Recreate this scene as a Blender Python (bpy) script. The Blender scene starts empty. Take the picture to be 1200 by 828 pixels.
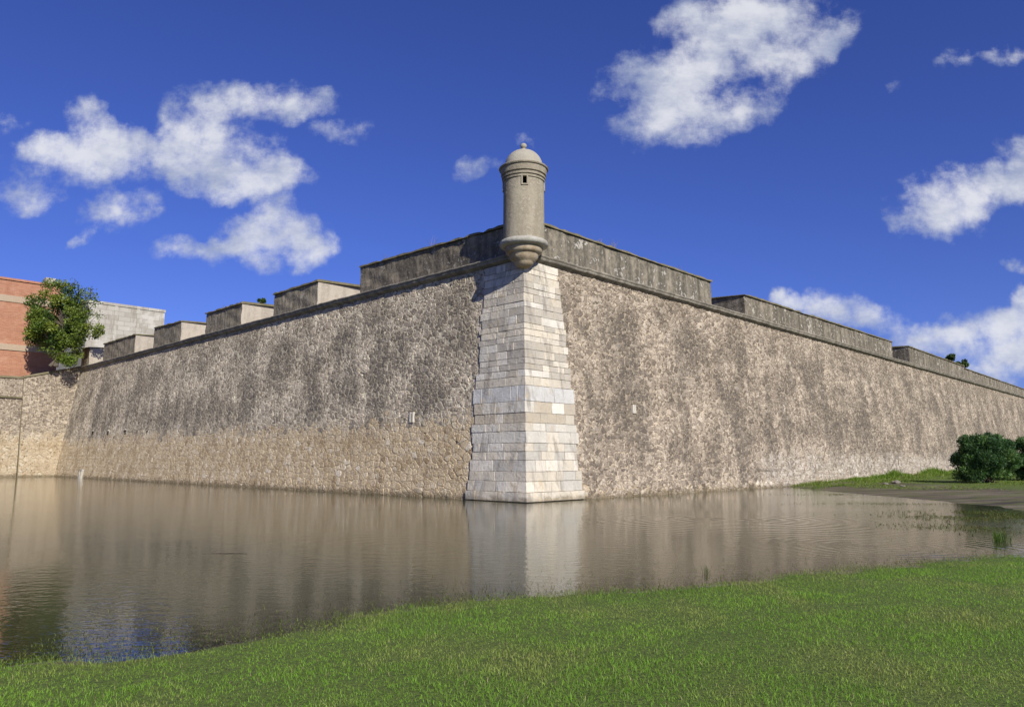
import bpy, bmesh, math, random
import numpy as np
from mathutils import Vector, Matrix
random.seed(7); rng = np.random.default_rng(7)
C = bpy.context.scene.collection
R = math.radians
# ------------------------------------------------------------------ camera model of the photograph (metres, water level z = 0)
F, CX, CY, HOR, CAMZ = 883.0, 600.0, 414.0, 537.0, 1.7
PIT = math.atan((HOR-CY)/F)
def ray(px, py):
    v = CY-py
    return np.array([px-CX, F*math.cos(PIT)-v*math.sin(PIT), F*math.sin(PIT)+v*math.cos(PIT)])
def gnd(px, py, z=0.0):
    r = ray(px, py); t = (z-CAMZ)/r[2]
    return np.array([r[0]*t, r[1]*t, z])
def atY(px, py, Y):
    r = ray(px, py); t = Y/r[1]
    return np.array([r[0]*t, Y, CAMZ+r[2]*t])
def azi(px, py=HOR):                            # x/y slope of a pixel's direction
    r = ray(px, py); return r[0]/r[1]
# ------------------------------------------------------------------ scene helpers
def tag(o, label=None, cat=None, group=None, kind=None):
    if label: o['label'] = label
    if cat: o['category'] = cat
    if group: o['group'] = group
    if kind: o['kind'] = kind
    return o
def empty(name, loc, label=None, cat=None, group=None):
    o = bpy.data.objects.new(name, None); C.objects.link(o); o.location = Vector(loc); o.empty_display_size = .5
    return tag(o, label, cat, group)
def link(name, me, mat, parent=None, smooth=False):
    o = bpy.data.objects.new(name, me); C.objects.link(o)
    if mat: me.materials.append(mat)
    if smooth: me.polygons.foreach_set('use_smooth', [True]*len(me.polygons))
    if parent is not None:
        o.parent = parent
        o.matrix_parent_inverse = Matrix.Translation(parent.location).inverted() if parent.type == 'EMPTY' else Matrix.Identity(4)
    return o
def npmesh(name, V, Fc, uv=None, cols=None, attrs=None):
    V = np.asarray(V, np.float32); Fc = np.asarray(Fc, np.int32)
    me = bpy.data.meshes.new(name); n, k = Fc.shape
    me.vertices.add(len(V)); me.vertices.foreach_set('co', V.ravel())
    me.loops.add(n*k); me.loops.foreach_set('vertex_index', Fc.ravel())
    me.polygons.add(n); me.polygons.foreach_set('loop_start', np.arange(0, n*k, k, dtype=np.int32))
    if uv is not None:
        l = me.uv_layers.new(name='UVMap'); l.data.foreach_set('uv', np.asarray(uv, np.float32)[Fc.ravel()].ravel())
    if attrs:
        for a, v in attrs.items():
            t = me.attributes.new(a, 'FLOAT', 'POINT'); t.data.foreach_set('value', np.asarray(v, np.float32))
    if cols is not None:
        t = me.attributes.new('tint', 'FLOAT_COLOR', 'POINT')
        t.data.foreach_set('color', np.c_[np.asarray(cols, np.float32), np.ones(len(V), np.float32)].ravel())
    me.update(calc_edges=True)
    return me
def bmmesh(name, bm, recalc=True):
    if recalc: bmesh.ops.recalc_face_normals(bm, faces=bm.faces)
    me = bpy.data.meshes.new(name); bm.to_mesh(me); bm.free(); return me
def hexa(bm, P):                                # eight points: bottom ring 4, top ring 4
    vs = [bm.verts.new(Vector(p)) for p in P]
    fs = [bm.faces.new([vs[i] for i in q]) for q in ((3,2,1,0),(4,5,6,7),(0,1,5,4),(1,2,6,5),(2,3,7,6),(3,0,4,7))]
    return vs, fs
def prism(bm, ring, z0, z1):
    a = [bm.verts.new((p[0], p[1], z0)) for p in ring]; b = [bm.verts.new((p[0], p[1], z1)) for p in ring]
    n = len(ring); bm.faces.new(a[::-1]); bm.faces.new(b)
    for i in range(n): bm.faces.new((a[i], a[(i+1) % n], b[(i+1) % n], b[i]))
def lathe(name, prof, seg=72, skip=None):
    bm = bmesh.new(); rings = []
    for r, z in prof:
        rings.append([bm.verts.new((0, 0, z))] if r < 1e-5 else
                     [bm.verts.new((r*math.cos(2*math.pi*i/seg), r*math.sin(2*math.pi*i/seg), z)) for i in range(seg)])
    for j in range(len(rings)-1):
        a, b = rings[j], rings[j+1]
        for i in range(seg):
            k = (i+1) % seg
            if skip and skip(i, j): continue
            if len(a) == 1 and len(b) == 1: continue
            if len(a) == 1: bm.faces.new((a[0], b[k], b[i]))
            elif len(b) == 1: bm.faces.new((a[i], a[k], b[0]))
            else: bm.faces.new((a[i], a[k], b[k], b[i]))
    return bm
def tube(bm, pts, rads, seg=7):
    pts = [Vector(p) for p in pts]; prev = None
    for i, p in enumerate(pts):
        d = (pts[min(i+1, len(pts)-1)]-pts[max(i-1, 0)]).normalized()
        a = d.orthogonal().normalized() if abs(d.z) > .9 else d.cross(Vector((0, 0, 1))).normalized()
        b = d.cross(a)
        ring = [bm.verts.new(p+(a*math.cos(2*math.pi*k/seg)+b*math.sin(2*math.pi*k/seg))*rads[i]) for k in range(seg)]
        if prev:
            for k in range(seg): bm.faces.new((prev[k], prev[(k+1) % seg], ring[(k+1) % seg], ring[k]))
        prev = ring
# ------------------------------------------------------------------ node helper
class G:
    def __init__(s, owner):
        owner.use_nodes = True; s.nt = owner.node_tree; s.nt.nodes.clear()
    def n(s, t, ins=None, **props):
        nd = s.nt.nodes.new('ShaderNode'+t)
        for k, v in props.items(): setattr(nd, k, v)
        for k, v in (ins or {}).items(): s.put(nd.inputs[k], v)
        return nd
    def put(s, sock, v):
        if isinstance(v, bpy.types.NodeSocket): s.nt.links.new(v, sock)
        elif isinstance(v, bpy.types.Node): s.nt.links.new(v.outputs[0], sock)
        else:
            if hasattr(sock.default_value, '__len__') and len(sock.default_value) == 4 and len(v) == 3: v = (*v, 1)
            sock.default_value = v
    def m(s, op, a, b=0.0, c=None, clamp=False):
        d = {0: a, 1: b}
        if c is not None: d[2] = c
        return s.n('Math', d, operation=op, use_clamp=clamp).outputs[0]
    def vm(s, op, a, b=(0, 0, 0)):
        nd = s.n('VectorMath', {0: a}, operation=op)
        if op == 'SCALE': s.put(nd.inputs['Scale'], b)
        else: s.put(nd.inputs[1], b)
        return nd.outputs[0]
    def mix(s, f, a, b, mode='MIX'):
        nd = s.nt.nodes.new('ShaderNodeMix'); nd.data_type = 'RGBA'; nd.blend_type = mode
        s.put(nd.inputs[0], f); s.put(nd.inputs[6], a); s.put(nd.inputs[7], b)
        return nd.outputs[2]
    def noise(s, vec, scale, detail=4, rough=.55, dim='3D', out=0):
        return s.n('TexNoise', {'Vector': vec, 'Scale': scale, 'Detail': detail, 'Roughness': rough}, noise_dimensions=dim).outputs[out]
    def rng(s, v, a, b, c=0.0, d=1.0, smooth=True):
        return s.n('MapRange', {0: v, 1: a, 2: b, 3: c, 4: d}, interpolation_type='SMOOTHSTEP' if smooth else 'LINEAR').outputs[0]
    def ramp(s, f, stops):
        nd = s.n('ValToRGB', {0: f}); e = nd.color_ramp.elements
        while len(e) < len(stops): e.new(.5)
        for el, (p, c) in zip(e, stops): el.position = p; el.color = (*c, 1)
        return nd.outputs[0]
    def out(s, surf, disp=None, bump=None):
        o = s.n('OutputMaterial'); s.put(o.inputs[0], surf)
        if disp is not None: s.put(o.inputs['Displacement'], disp)
def mat(name):
    m = bpy.data.materials.new(name); return m, G(m)
def bsdf(g, col, rough=.9, normal=None, spec=.25, **kw):
    d = {'Base Color': col, 'Roughness': rough, 'Specular IOR Level': spec}; d.update(kw)
    if normal is not None: d['Normal'] = normal
    return g.n('BsdfPrincipled', d).outputs[0]
def bump(g, h, dist, strength=1.0):
    return g.n('Bump', {'Height': h, 'Distance': dist, 'Strength': strength}).outputs[0]

# ------------------------------------------------------------------ materials
def rubble(name, zone, up_dark, seed=0.0, pale_from=None, low_cols=None, disp=.04, lichen=1.0, top_pale=0.0, gain=1.0):
    """Random rubble masonry on metric UVs (u along the wall, v up its slope)."""
    m, g = mat(name); uv = g.n('UVMap').outputs[0]
    uv = g.vm('ADD', uv, (seed, 0, 0))
    sep = g.n('SeparateXYZ', {0: uv}); u, v = sep.outputs[0], sep.outputs[1]
    warp = g.vm('SCALE', g.vm('SUBTRACT', g.noise(uv, 1.1, 3, out=1), (.5, .5, .5)), .30)
    warp2 = g.vm('SCALE', g.vm('SUBTRACT', g.noise(uv, 6, 2, out=1), (.5, .5, .5)), .09)
    p = g.vm('MULTIPLY', g.vm('ADD', g.vm('ADD', uv, warp), warp2), (.86, 1.12, 0))
    def vor(sc):
        a = g.n('TexVoronoi', {'Vector': p, 'Scale': sc, 'Randomness': .93}, voronoi_dimensions='2D')
        e = g.n('TexVoronoi', {'Vector': p, 'Scale': sc, 'Randomness': .93}, voronoi_dimensions='2D', feature='DISTANCE_TO_EDGE')
        return a.outputs['Color'], g.m('MINIMUM', e.outputs['Distance'], g.m('MULTIPLY', g.m('SUBTRACT', .74, a.outputs['Distance']), .42))
    c1, e1 = vor(2.75); c2, e2 = vor(5.6)
    pick = g.rng(g.noise(uv, 1.6, 4, .65), .45, .52)
    low = g.rng(g.m('ADD', v, g.m('MULTIPLY', g.m('SUBTRACT', g.noise(uv, 1.3, 6, .75), .5), 2.6)), zone-.55, zone+.55, 1, 0)
    pick_l = g.m('MULTIPLY', pick, g.m('SUBTRACT', 1.0, g.m('MULTIPLY', low, .55)))
    rc = g.mix(pick_l, c1, c2); sc = g.n('SeparateColor', {0: rc}); rr, rg_, rb = sc.outputs
    jit = g.m('MULTIPLY', g.m('SUBTRACT', rb, .5), 1.1)
    low = g.rng(g.m('ADD', g.m('ADD', v, jit), g.m('MULTIPLY', g.m('SUBTRACT', g.noise(uv, 1.3, 6, .75), .5), 2.2)), zone-.16, zone+.16, 1, 0)
    joint = g.m('ADD', g.m('MULTIPLY', g.noise(uv, 4.0, 5, .65), .17), -.048)
    ea = g.rng(g.m('SUBTRACT', e1, joint), .0, .06); eb = g.rng(g.m('SUBTRACT', e2, joint), -.01, .06)
    edge = g.m('ADD', g.m('MULTIPLY', ea, g.m('SUBTRACT', 1, pick_l)), g.m('MULTIPLY', eb, pick_l))
    fine = g.noise(uv, 16, 6, .7); med = g.noise(uv, 4.5, 6, .68); big = g.noise(uv, .33, 5, .62)
    streak = g.noise(g.vm('MULTIPLY', uv, (.50, .11, 0)), 1.0, 7, .66)
    # upper zone
    stone = g.ramp(rr, [(0, tuple(x*gain for x in (.115, .092, .072))), (.35, tuple(x*gain for x in (.19, .155, .122))), (.62, tuple(x*gain for x in (.26, .215, .168))), (.85, tuple(x*gain for x in (.335, .28, .218))), (1, tuple(x*gain for x in (.40, .345, .28)))])
    mort = g.mix(med, tuple(x*gain for x in (.30, .245, .185)), tuple(min(x*gain, .68) for x in (.46, .385, .295)))
    upc = g.mix(edge, mort, stone)
    upc = g.mix(g.m('MULTIPLY', g.rng(med, .55, .72), .65), upc, mort)               # pointing smeared over the stones
    dk = g.m('MULTIPLY', g.rng(g.m('ADD', g.m('MULTIPLY', big, .45), g.m('MULTIPLY', streak, .55)), .43, .57), up_dark)
    dk = g.m('MULTIPLY', dk, g.rng(g.m('ADD', g.m('MULTIPLY', med, .6), g.m('MULTIPLY', fine, .4)), .28, .62))
    dk = g.m('MULTIPLY', dk, g.m('ADD', .55, g.m('MULTIPLY', edge, .45)))
    upc = g.mix(g.m('MULTIPLY', g.rng(big, .42, .60), .5*up_dark), upc, (.62, .60, .57), 'MULTIPLY')
    if top_pale: dk = g.m('MULTIPLY', dk, g.rng(v, 8.3, 10.3, 1, 1-top_pale))
    upc = g.mix(g.m('MULTIPLY', dk, lichen), upc, tuple(x*gain for x in (.066, .058, .050)))
    # lower zone
    lc = low_cols or [(.22, .15, .085), (.40, .29, .18), (.50, .385, .255), (.58, .50, .39)]
    lst = g.ramp(rg_, [(0, lc[0]), (.3, lc[1]), (.7, lc[2]), (1, lc[3])])
    lst = g.mix(g.rng(med, .48, .75), lst, (.42, .30, .18))
    lmort = g.mix(fine, (.30, .225, .14), (.56, .45, .32))
    loc = g.mix(edge, lmort, lst)
    loc = g.mix(g.m('MULTIPLY', g.rng(med, .50, .66), .7), loc, (.50, .39, .25))
    loc = g.mix(g.m('MULTIPLY', g.rng(g.noise(g.vm('MULTIPLY', uv, (.7, .45, 0)), 1.2, 6, .68), .50, .64), .65), loc, (.30, .215, .125))
    loc = g.mix(g.m('MULTIPLY', g.rng(g.noise(uv, 2.4, 5, .7), .56, .66), .5), loc, (.62, .55, .44))
    col = g.mix(low, upc, loc)
    if zone > 1:                                                # patchy pale repointing along the change of masonry
        bz = g.rng(g.m('ABSOLUTE', g.m('SUBTRACT', v, zone+.15)), .25, 1.1, 1, 0)
        col = g.mix(g.m('MULTIPLY', g.m('MULTIPLY', bz, g.rng(g.noise(uv, 1.5, 6, .72), .48, .60)), .42), col, g.mix(med, (.40, .345, .265), (.62, .545, .44)))
    if pale_from is not None:                                   # whitish renewed strip along the foot
        pz = g.rng(g.m('ADD', v, g.m('MULTIPLY', g.m('SUBTRACT', g.noise(uv, .5, 5, .75), .5), 5.0)), 1.4, 2.4, 1, 0)
        pz = g.m('MULTIPLY', pz, g.rng(rr, .10, .5, .35, 1.0))
        pz = g.m('MULTIPLY', pz, g.rng(u, pale_from+seed, pale_from+6+seed))
        ps = g.mix(edge, (.40, .345, .28), g.ramp(rg_, [(0, (.33, .27, .22)), (.4, (.50, .44, .37)), (1, (.66, .61, .54))]))
        col = g.mix(g.m('MULTIPLY', pz, .75), col, ps)
    col = g.mix(.9, col, g.mix(g.rng(fine, .32, .68), (.60, .60, .60), (1.34, 1.33, 1.30)), 'MULTIPLY')
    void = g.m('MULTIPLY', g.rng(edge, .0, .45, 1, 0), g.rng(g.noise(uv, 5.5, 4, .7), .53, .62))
    col = g.mix(g.m('MULTIPLY', void, .55), col, (.055, .046, .036))  # shade inside the open joint pits, painted into the colour
    # damp, algae-stained line just above the water
    col = g.mix(1.0, col, (.985, .985, .975), 'MULTIPLY')
    wet = g.rng(g.m('ADD', v, g.m('MULTIPLY', g.m('SUBTRACT', g.noise(uv, 2.0, 5, .7), .5), .9)), .04, .34, 1, 0)
    col = g.mix(g.m('MULTIPLY', wet, .72), col, (.115, .09, .052))
    h = g.m('ADD', g.m('MULTIPLY', edge, g.m('ADD', .45, g.m('MULTIPLY', rb, .75))), g.m('MULTIPLY', med, .7))
    h = g.m('ADD', h, g.m('MULTIPLY', fine, .35)); h = g.m('SUBTRACT', h, g.m('MULTIPLY', void, .9))
    d = g.n('Displacement', {'Height': h, 'Midlevel': 1.9, 'Scale': disp}).outputs[0]
    g.out(bsdf(g, col, .93, spec=.15), d); m.displacement_method = 'BOTH'
    return m
def plaster(name, a, b, dark, amount, pale=(.40, .36, .30), peel=.5, scale=1.0):
    """Blackened parapet render: dark algae streaks, peeling pale patches."""
    m, g = mat(name); p = g.n('TexCoord').outputs['Object']
    big = g.noise(p, .7*scale, 5, .6); med = g.noise(p, 3.2*scale, 6, .65); fine = g.noise(p, 18*scale, 5, .7)
    stre = g.noise(g.vm('MULTIPLY', p, (2.2, 2.2, .28)), 1.0, 5, .6)
    c = g.mix(med, a, b)
    k = g.m('MULTIPLY', g.rng(g.m('ADD', g.m('ADD', g.m('MULTIPLY', stre, .38), g.m('MULTIPLY', big, .27)), g.m('MULTIPLY', med, .35)), .5-.13*amount, .57), amount)
    c = g.mix(k, c, g.mix(fine, dark, tuple(x*2.0 for x in dark)))
    pk = g.rng(g.m('ADD', g.m('MULTIPLY', med, .6), g.m('MULTIPLY', big, .4)), .54, .60)
    pk = g.m('MULTIPLY', pk, g.rng(fine, .36, .5)); c = g.mix(g.m('MULTIPLY', pk, peel), c, pale)
    c = g.mix(.5, c, g.mix(fine, (.65, .65, .65), (1.25, 1.25, 1.2)), 'MULTIPLY')
    h = g.m('ADD', g.m('MULTIPLY', med, .7), g.m('MULTIPLY', fine, .3))
    g.out(bsdf(g, c, .95, bump(g, h, .05), .12)); return m
def tinted(name, rough=.9, bsc=14, bd=.02, wob=.5, stain=.0, spec=.2):
    """Colour per block from the mesh, with grain, stains and pitting."""
    m, g = mat(name); p = g.n('TexCoord').outputs['Object']
    a = g.n('Attribute', attribute_name='tint').outputs[0]
    fine = g.noise(p, bsc, 6, .68); med = g.noise(p, 2.3, 5, .62)
    c = g.mix(wob, a, g.mix(fine, (.66, .65, .63), (1.22, 1.22, 1.22)), 'MULTIPLY')
    if stain:
        lg = g.noise(p, 1.1, 5, .65); c = g.mix(g.m('MULTIPLY', g.rng(lg, .45, .65), .28), c, (.36, .335, .28))
        zz = g.m('ADD', g.n('SeparateXYZ', {0: g.n('NewGeometry').outputs['Position']}).outputs[2], g.m('MULTIPLY', g.m('SUBTRACT', g.noise(p, 2.5, 5, .7), .5), .7))
        c = g.mix(g.m('MULTIPLY', g.rng(zz, .03, .30, 1, 0), .75), c, (.17, .135, .08))
        st = g.noise(g.vm('MULTIPLY', p, (1.7, 1.7, .35)), 1.3, 5, .62)
        c = g.mix(g.m('MULTIPLY', g.rng(st, .50, .68), stain), c, (.24, .21, .175))
        c = g.mix(g.m('MULTIPLY', g.rng(med, .56, .68), stain*.8), c, (.46, .36, .23))
    g.out(bsdf(g, c, rough, bump(g, g.m('ADD', fine, g.m('MULTIPLY', med, .8)), bd), spec)); return m
def leafmat(name, rough=.5, trans=.35, tr_tint=(1.1, 1.25, .5)):
    m, g = mat(name); a = g.n('Attribute', attribute_name='tint').outputs[0]
    b = bsdf(g, a, rough, spec=.35)
    t = g.n('BsdfTranslucent', {0: g.mix(1.0, a, tr_tint, 'MULTIPLY')}).outputs[0]
    g.out(g.n('MixShader', {0: trans, 1: b, 2: t}).outputs[0]); return m

M = {}
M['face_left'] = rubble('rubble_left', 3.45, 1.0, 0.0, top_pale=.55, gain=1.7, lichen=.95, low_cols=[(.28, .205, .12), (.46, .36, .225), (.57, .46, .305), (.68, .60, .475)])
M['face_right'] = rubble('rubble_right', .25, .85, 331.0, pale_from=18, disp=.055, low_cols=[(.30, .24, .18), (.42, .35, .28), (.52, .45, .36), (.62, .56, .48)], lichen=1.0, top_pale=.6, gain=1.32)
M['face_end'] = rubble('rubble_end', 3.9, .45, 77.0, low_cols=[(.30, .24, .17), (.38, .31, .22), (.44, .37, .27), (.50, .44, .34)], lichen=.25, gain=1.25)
M['quoin'] = tinted('quoin_stone', .88, 9, .045, .75, .7, .2)
M['cordon'] = plaster('cordon_stone', (.27, .24, .195), (.40, .355, .285), (.065, .058, .048), .7, peel=.25)
M['parapet_dark'] = plaster('parapet_dark', (.22, .185, .14), (.34, .285, .21), (.048, .042, .034), .85, peel=.7, scale=1.3)
M['parapet_mid'] = plaster('parapet_mid', (.25, .215, .165), (.37, .32, .245), (.055, .05, .04), .95, peel=.9, pale=(.50, .46, .40), scale=1.35)
M['parapet_far'] = plaster('parapet_far', (.24, .205, .16), (.36, .31, .24), (.06, .053, .04), .95, peel=.9, pale=(.50, .455, .38), scale=1.3)
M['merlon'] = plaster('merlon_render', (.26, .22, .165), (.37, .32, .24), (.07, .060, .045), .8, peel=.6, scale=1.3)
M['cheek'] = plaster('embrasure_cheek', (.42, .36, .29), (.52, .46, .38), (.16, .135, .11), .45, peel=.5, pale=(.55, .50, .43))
M['coping'] = plaster('coping_earth', (.16, .135, .085), (.27, .225, .15), (.075, .072, .035), .7, peel=.3, pale=(.33, .28, .20), scale=2)
M['turret'] = plaster('turret_render', (.31, .27, .20), (.40, .355, .275), (.145, .122, .09), .75, peel=.6, pale=(.47, .425, .34), scale=1.6)
M['turret_dome'] = plaster('turret_dome', (.33, .30, .245), (.41, .375, .31), (.17, .155, .12), .4, peel=.3, pale=(.45, .42, .35))
M['ring'] = plaster('ring_marble', (.37, .355, .315), (.48, .465, .42), (.19, .17, .135), .7, peel=.4, pale=(.6, .59, .55))
M['corbel'] = plaster('corbel_stone', (.40, .33, .235), (.53, .45, .335), (.16, .11, .065), .8, peel=.4, pale=(.58, .53, .45))
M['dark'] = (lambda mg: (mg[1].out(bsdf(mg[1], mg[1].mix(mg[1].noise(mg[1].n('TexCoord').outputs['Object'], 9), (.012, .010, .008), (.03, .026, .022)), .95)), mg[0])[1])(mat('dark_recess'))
M['pale'] = plaster('pale_stone', (.50, .45, .37), (.62, .57, .49), (.25, .22, .17), .4, peel=.4, pale=(.66, .62, .55), scale=3)
M['concrete_plain'] = plaster('concrete_wall', (.32, .295, .25), (.41, .385, .335), (.22, .195, .16), .6, peel=.7, pale=(.52, .50, .455), scale=.6)
M['band'] = plaster('stone_band', (.36, .28, .20), (.44, .35, .26), (.26, .19, .13), .5, peel=.3, pale=(.48, .40, .32))
M['leaf'] = leafmat('tree_leaf'); M['bushleaf'] = leafmat('oleander_leaf', .45, .3); M['blade'] = leafmat('grass_blade', .6, .42, (1.15, 1.25, .5))
M['dry'] = leafmat('dry_stem', .8, .3, (1, 1, .8))
M['bark'] = plaster('bark', (.10, .08, .06), (.20, .165, .125), (.04, .033, .026), .6, peel=.2, pale=(.26, .23, .19), scale=3)
def blockmat():
    m, g = mat('concrete_blocks'); uv = g.n('UVMap').outputs[0]
    b = g.n('TexBrick', {'Vector': uv, 'Color1': (.34, .315, .265, 1), 'Color2': (.43, .405, .35, 1), 'Mortar': (.27, .25, .21, 1), 'Scale': 1.0, 'Mortar Size': .03, 'Brick Width': 1.5, 'Row Height': .62}, offset=.5).outputs[0]
    st = g.noise(g.vm('MULTIPLY', uv, (.5, .12, 0)), 2, 6, .65); v = g.noise(uv, .35, 5, .65)
    c = g.mix(g.m('MULTIPLY', g.rng(st, .5, .66), .6), b, (.23, .20, .155)); c = g.mix(g.m('MULTIPLY', g.rng(v, .5, .62), .6), c, (.54, .52, .47))
    g.out(bsdf(g, c, .93, bump(g, g.noise(uv, 3, 5), .03), .15)); return m
M['concrete'] = blockmat()
def brickmat():
    m, g = mat('red_brick'); uv = g.n('UVMap').outputs[0]
    b = g.n('TexBrick', {'Vector': uv, 'Color1': (.34, .135, .075, 1), 'Color2': (.43, .195, .115, 1), 'Mortar': (.36, .26, .19, 1), 'Scale': 1.0,
            'Mortar Size': .010, 'Brick Width': .30, 'Row Height': .085, 'Bias': -.1}, offset=.5).outputs[0]
    st = g.noise(g.vm('MULTIPLY', uv, (.25, .06, 0)), 3, 5, .62); n2 = g.noise(uv, .55, 5, .65)
    row = g.noise(g.vm('MULTIPLY', uv, (.12, 4.0, 0)), 1.0, 3)
    c = g.mix(.5, b, g.mix(row, (.55, .55, .55), (1.35, 1.3, 1.25)), 'MULTIPLY')
    c = g.mix(g.m('MULTIPLY', g.rng(st, .50, .7), .35), c, (.26, .10, .06))
    c = g.mix(g.m('MULTIPLY', g.rng(n2, .5, .72), .4), c, (.50, .31, .21))
    g.out(bsdf(g, c, .92, bump(g, b, .01), .15)); return m
M['brick'] = brickmat()
def groundmat():
    m, g = mat('ground_earth'); p = g.n('TexCoord').outputs['Object']
    mud = g.n('Attribute', attribute_name='mud').outputs['Fac']
    big = g.noise(p, .5, 5, .6); med = g.noise(p, 3, 6, .65); fine = g.noise(p, 30, 5, .7)
    gr = g.mix(big, (.10, .145, .028), (.14, .18, .04)); gr = g.mix(g.rng(fine, .4, .7), gr, (.055, .066, .02))
    md = g.mix(med, (.075, .060, .044), (.19, .152, .108)); md = g.mix(g.rng(fine, .5, .7), md, (.045, .037, .028))
    sx = g.noise(g.vm('MULTIPLY', p, (.16, .75, 1)), 1.0, 6, .62)
    md = g.mix(g.m('MULTIPLY', g.rng(sx, .52, .60), .75), md, (.21, .18, .12)); md = g.mix(g.m('MULTIPLY', g.rng(sx, .47, .40), .8), md, (.05, .042, .032))
    md = g.mix(g.m('MULTIPLY', g.rng(g.noise(g.vm('MULTIPLY', p, (.3, .9, 1)), 1.7, 5, .6), .48, .58), .7), md, (.11, .125, .038))
    k = g.rng(g.m('ADD', mud, g.m('MULTIPLY', g.m('SUBTRACT', med, .5), .6)), .4, .6)
    g.out(bsdf(g, g.mix(k, gr, md), .88, bump(g, g.m('ADD', med, g.m('MULTIPLY', fine, .4)), .05), .2)); return m
M['ground'] = groundmat()
def fillmat():
    m, g = mat('fill_earth'); p = g.n('TexCoord').outputs['Object']
    c = g.mix(g.noise(p, 1.5, 6, .65), (.10, .085, .05), (.22, .18, .11)); g.out(bsdf(g, c, .95)); return m
M['fill'] = fillmat()
def watermat():
    m, g = mat('muddy_water'); p = g.n('TexCoord').outputs['Object']
    a = g.n('Attribute', attribute_name='depth').outputs['Fac']
    n1 = g.noise(g.vm('MULTIPLY', p, (1.0, 1.25, 1)), 4.6, 3, .55); n2 = g.noise(g.vm('MULTIPLY', p, (.8, 1.15, 1)), 15, 2, .5)
    calm = g.rng(g.noise(p, .11, 3, .55), .36, .64, .35, 1.0)
    # wind-ripple rings spreading in the open water on the right
    def rings(cx, cy, wl, r1, amp):
        q = g.vm('SUBTRACT', p, (cx, cy, 0)); q = g.vm('ADD', q, g.vm('SCALE', g.vm('SUBTRACT', g.noise(p, .8, 2, out=1), (.5, .5, .5)), .35))
        ln = g.n('VectorMath', {0: q}, operation='LENGTH').outputs['Value']
        return g.m('MULTIPLY', g.m('MULTIPLY', g.m('SINE', g.m('MULTIPLY', ln, 2*math.pi/wl)), g.rng(ln, 1.0, r1, 1, 0)), amp)
    q1 = gnd(855, 608); q2 = gnd(1035, 640); q3 = gnd(470, 640)
    rg = g.m('ADD', rings(q1[0], q1[1], .42, 7, .0034), rings(q2[0], q2[1], .30, 4, .0016))
    rg = g.m('ADD', rg, rings(q3[0], q3[1], .5, 5, .0006))
    h = g.m('ADD', g.m('MULTIPLY', g.m('ADD', g.m('MULTIPLY', n1, .0070), g.m('MULTIPLY', n2, .0021)), calm), rg)
    nrm = g.n('Bump', {'Height': h, 'Distance': 1.0, 'Strength': 1.0}).outputs[0]
    silt = g.mix(g.noise(p, .35, 4, .6), (.050, .052, .022), (.072, .071, .034))
    turb = g.n('MixShader', {0: a, 1: g.n('BsdfTransparent', {0: (.80, .74, .58, 1)}), 2: g.n('BsdfDiffuse', {0: silt})}).outputs[0]
    gl = g.n('BsdfGlossy', {0: (1, 1, 1, 1), 'Roughness': .04, 'Normal': nrm}).outputs[0]
    fr = g.n('Fresnel', {0: 1.34, 'Normal': nrm}).outputs[0]
    g.out(g.n('MixShader', {0: fr, 1: turb, 2: gl}).outputs[0]); return m
M['water'] = watermat()

# ------------------------------------------------------------------ the bastion's frame
C0 = gnd(617, 589)[:2]
def unit(v): v = np.array(v, float); return v/np.linalg.norm(v)
L2 = unit([azi(-312), 1.0]); R2 = unit([azi(1452), 1.0])
nL = np.array([L2[1], -L2[0]]); nR = np.array([-R2[1], R2[0]])      # inward normals
if nL[1] < 0: nL = -nL
if nR[1] < 0: nR = -nR
A2 = np.linalg.solve(np.array([nL, nR]), [1, 1])                   # arris shift per metre of inward offset
ZC0, ZC1, BAT = 10.44, 10.78, 1.92/10.5                             # cordon underside, top; batter per metre
def PW(side, u, z, d=0.0):
    """Point on a wall face: u along, height z, d inward of the battered face."""
    D, n = (L2, nL) if side == 'L' else (R2, nR)
    q = C0 + (BAT*z)*A2 + D*u + n*d
    return np.array([q[0], q[1], z])
def PT(side, u, z, d=0.0):
    """Vertical work above the cordon: d inward of the wall-top line, mitred at the corner."""
    D, n = (L2, nL) if side == 'L' else (R2, nR)
    q = C0 + (BAT*ZC1)*A2 + D*u + n*d
    return np.array([q[0], q[1], z])
def u_top(side, px, d=.1):                                          # where a pixel column meets the parapet face
    D, n = (L2, nL) if side == 'L' else (R2, nR)
    q = C0 + (BAT*ZC1)*A2 + n*d; a = azi(px, 285+.271*(590-px) if side == 'L' else 298+.299*(px-654.6))
    return (a*q[1]-q[0])/(D[0]-a*D[1])
def on_wall(side, px, py):                                          # pixel -> (u, z) on the battered face
    D, n = (L2, nL) if side == 'L' else (R2, nR)
    r = ray(px, py); o = np.array([0, 0, CAMZ])
    N = np.array([n[0], n[1], -BAT]); c = N[:2] @ C0
    t = (c-N @ o)/(N @ r); q = o+r*t
    base = C0+(BAT*q[2])*A2
    return (q[:2]-base) @ D, q[2]
U_LEFT = on_wall('L', 63.5, 555)[0]; U_RIGHT = 165.0
bastion = empty('bastion_wall', (*C0, 0), 'huge battered stone bastion wall meeting in a pale corner above brown water, rubble on both faces', 'fortress wall')

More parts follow.
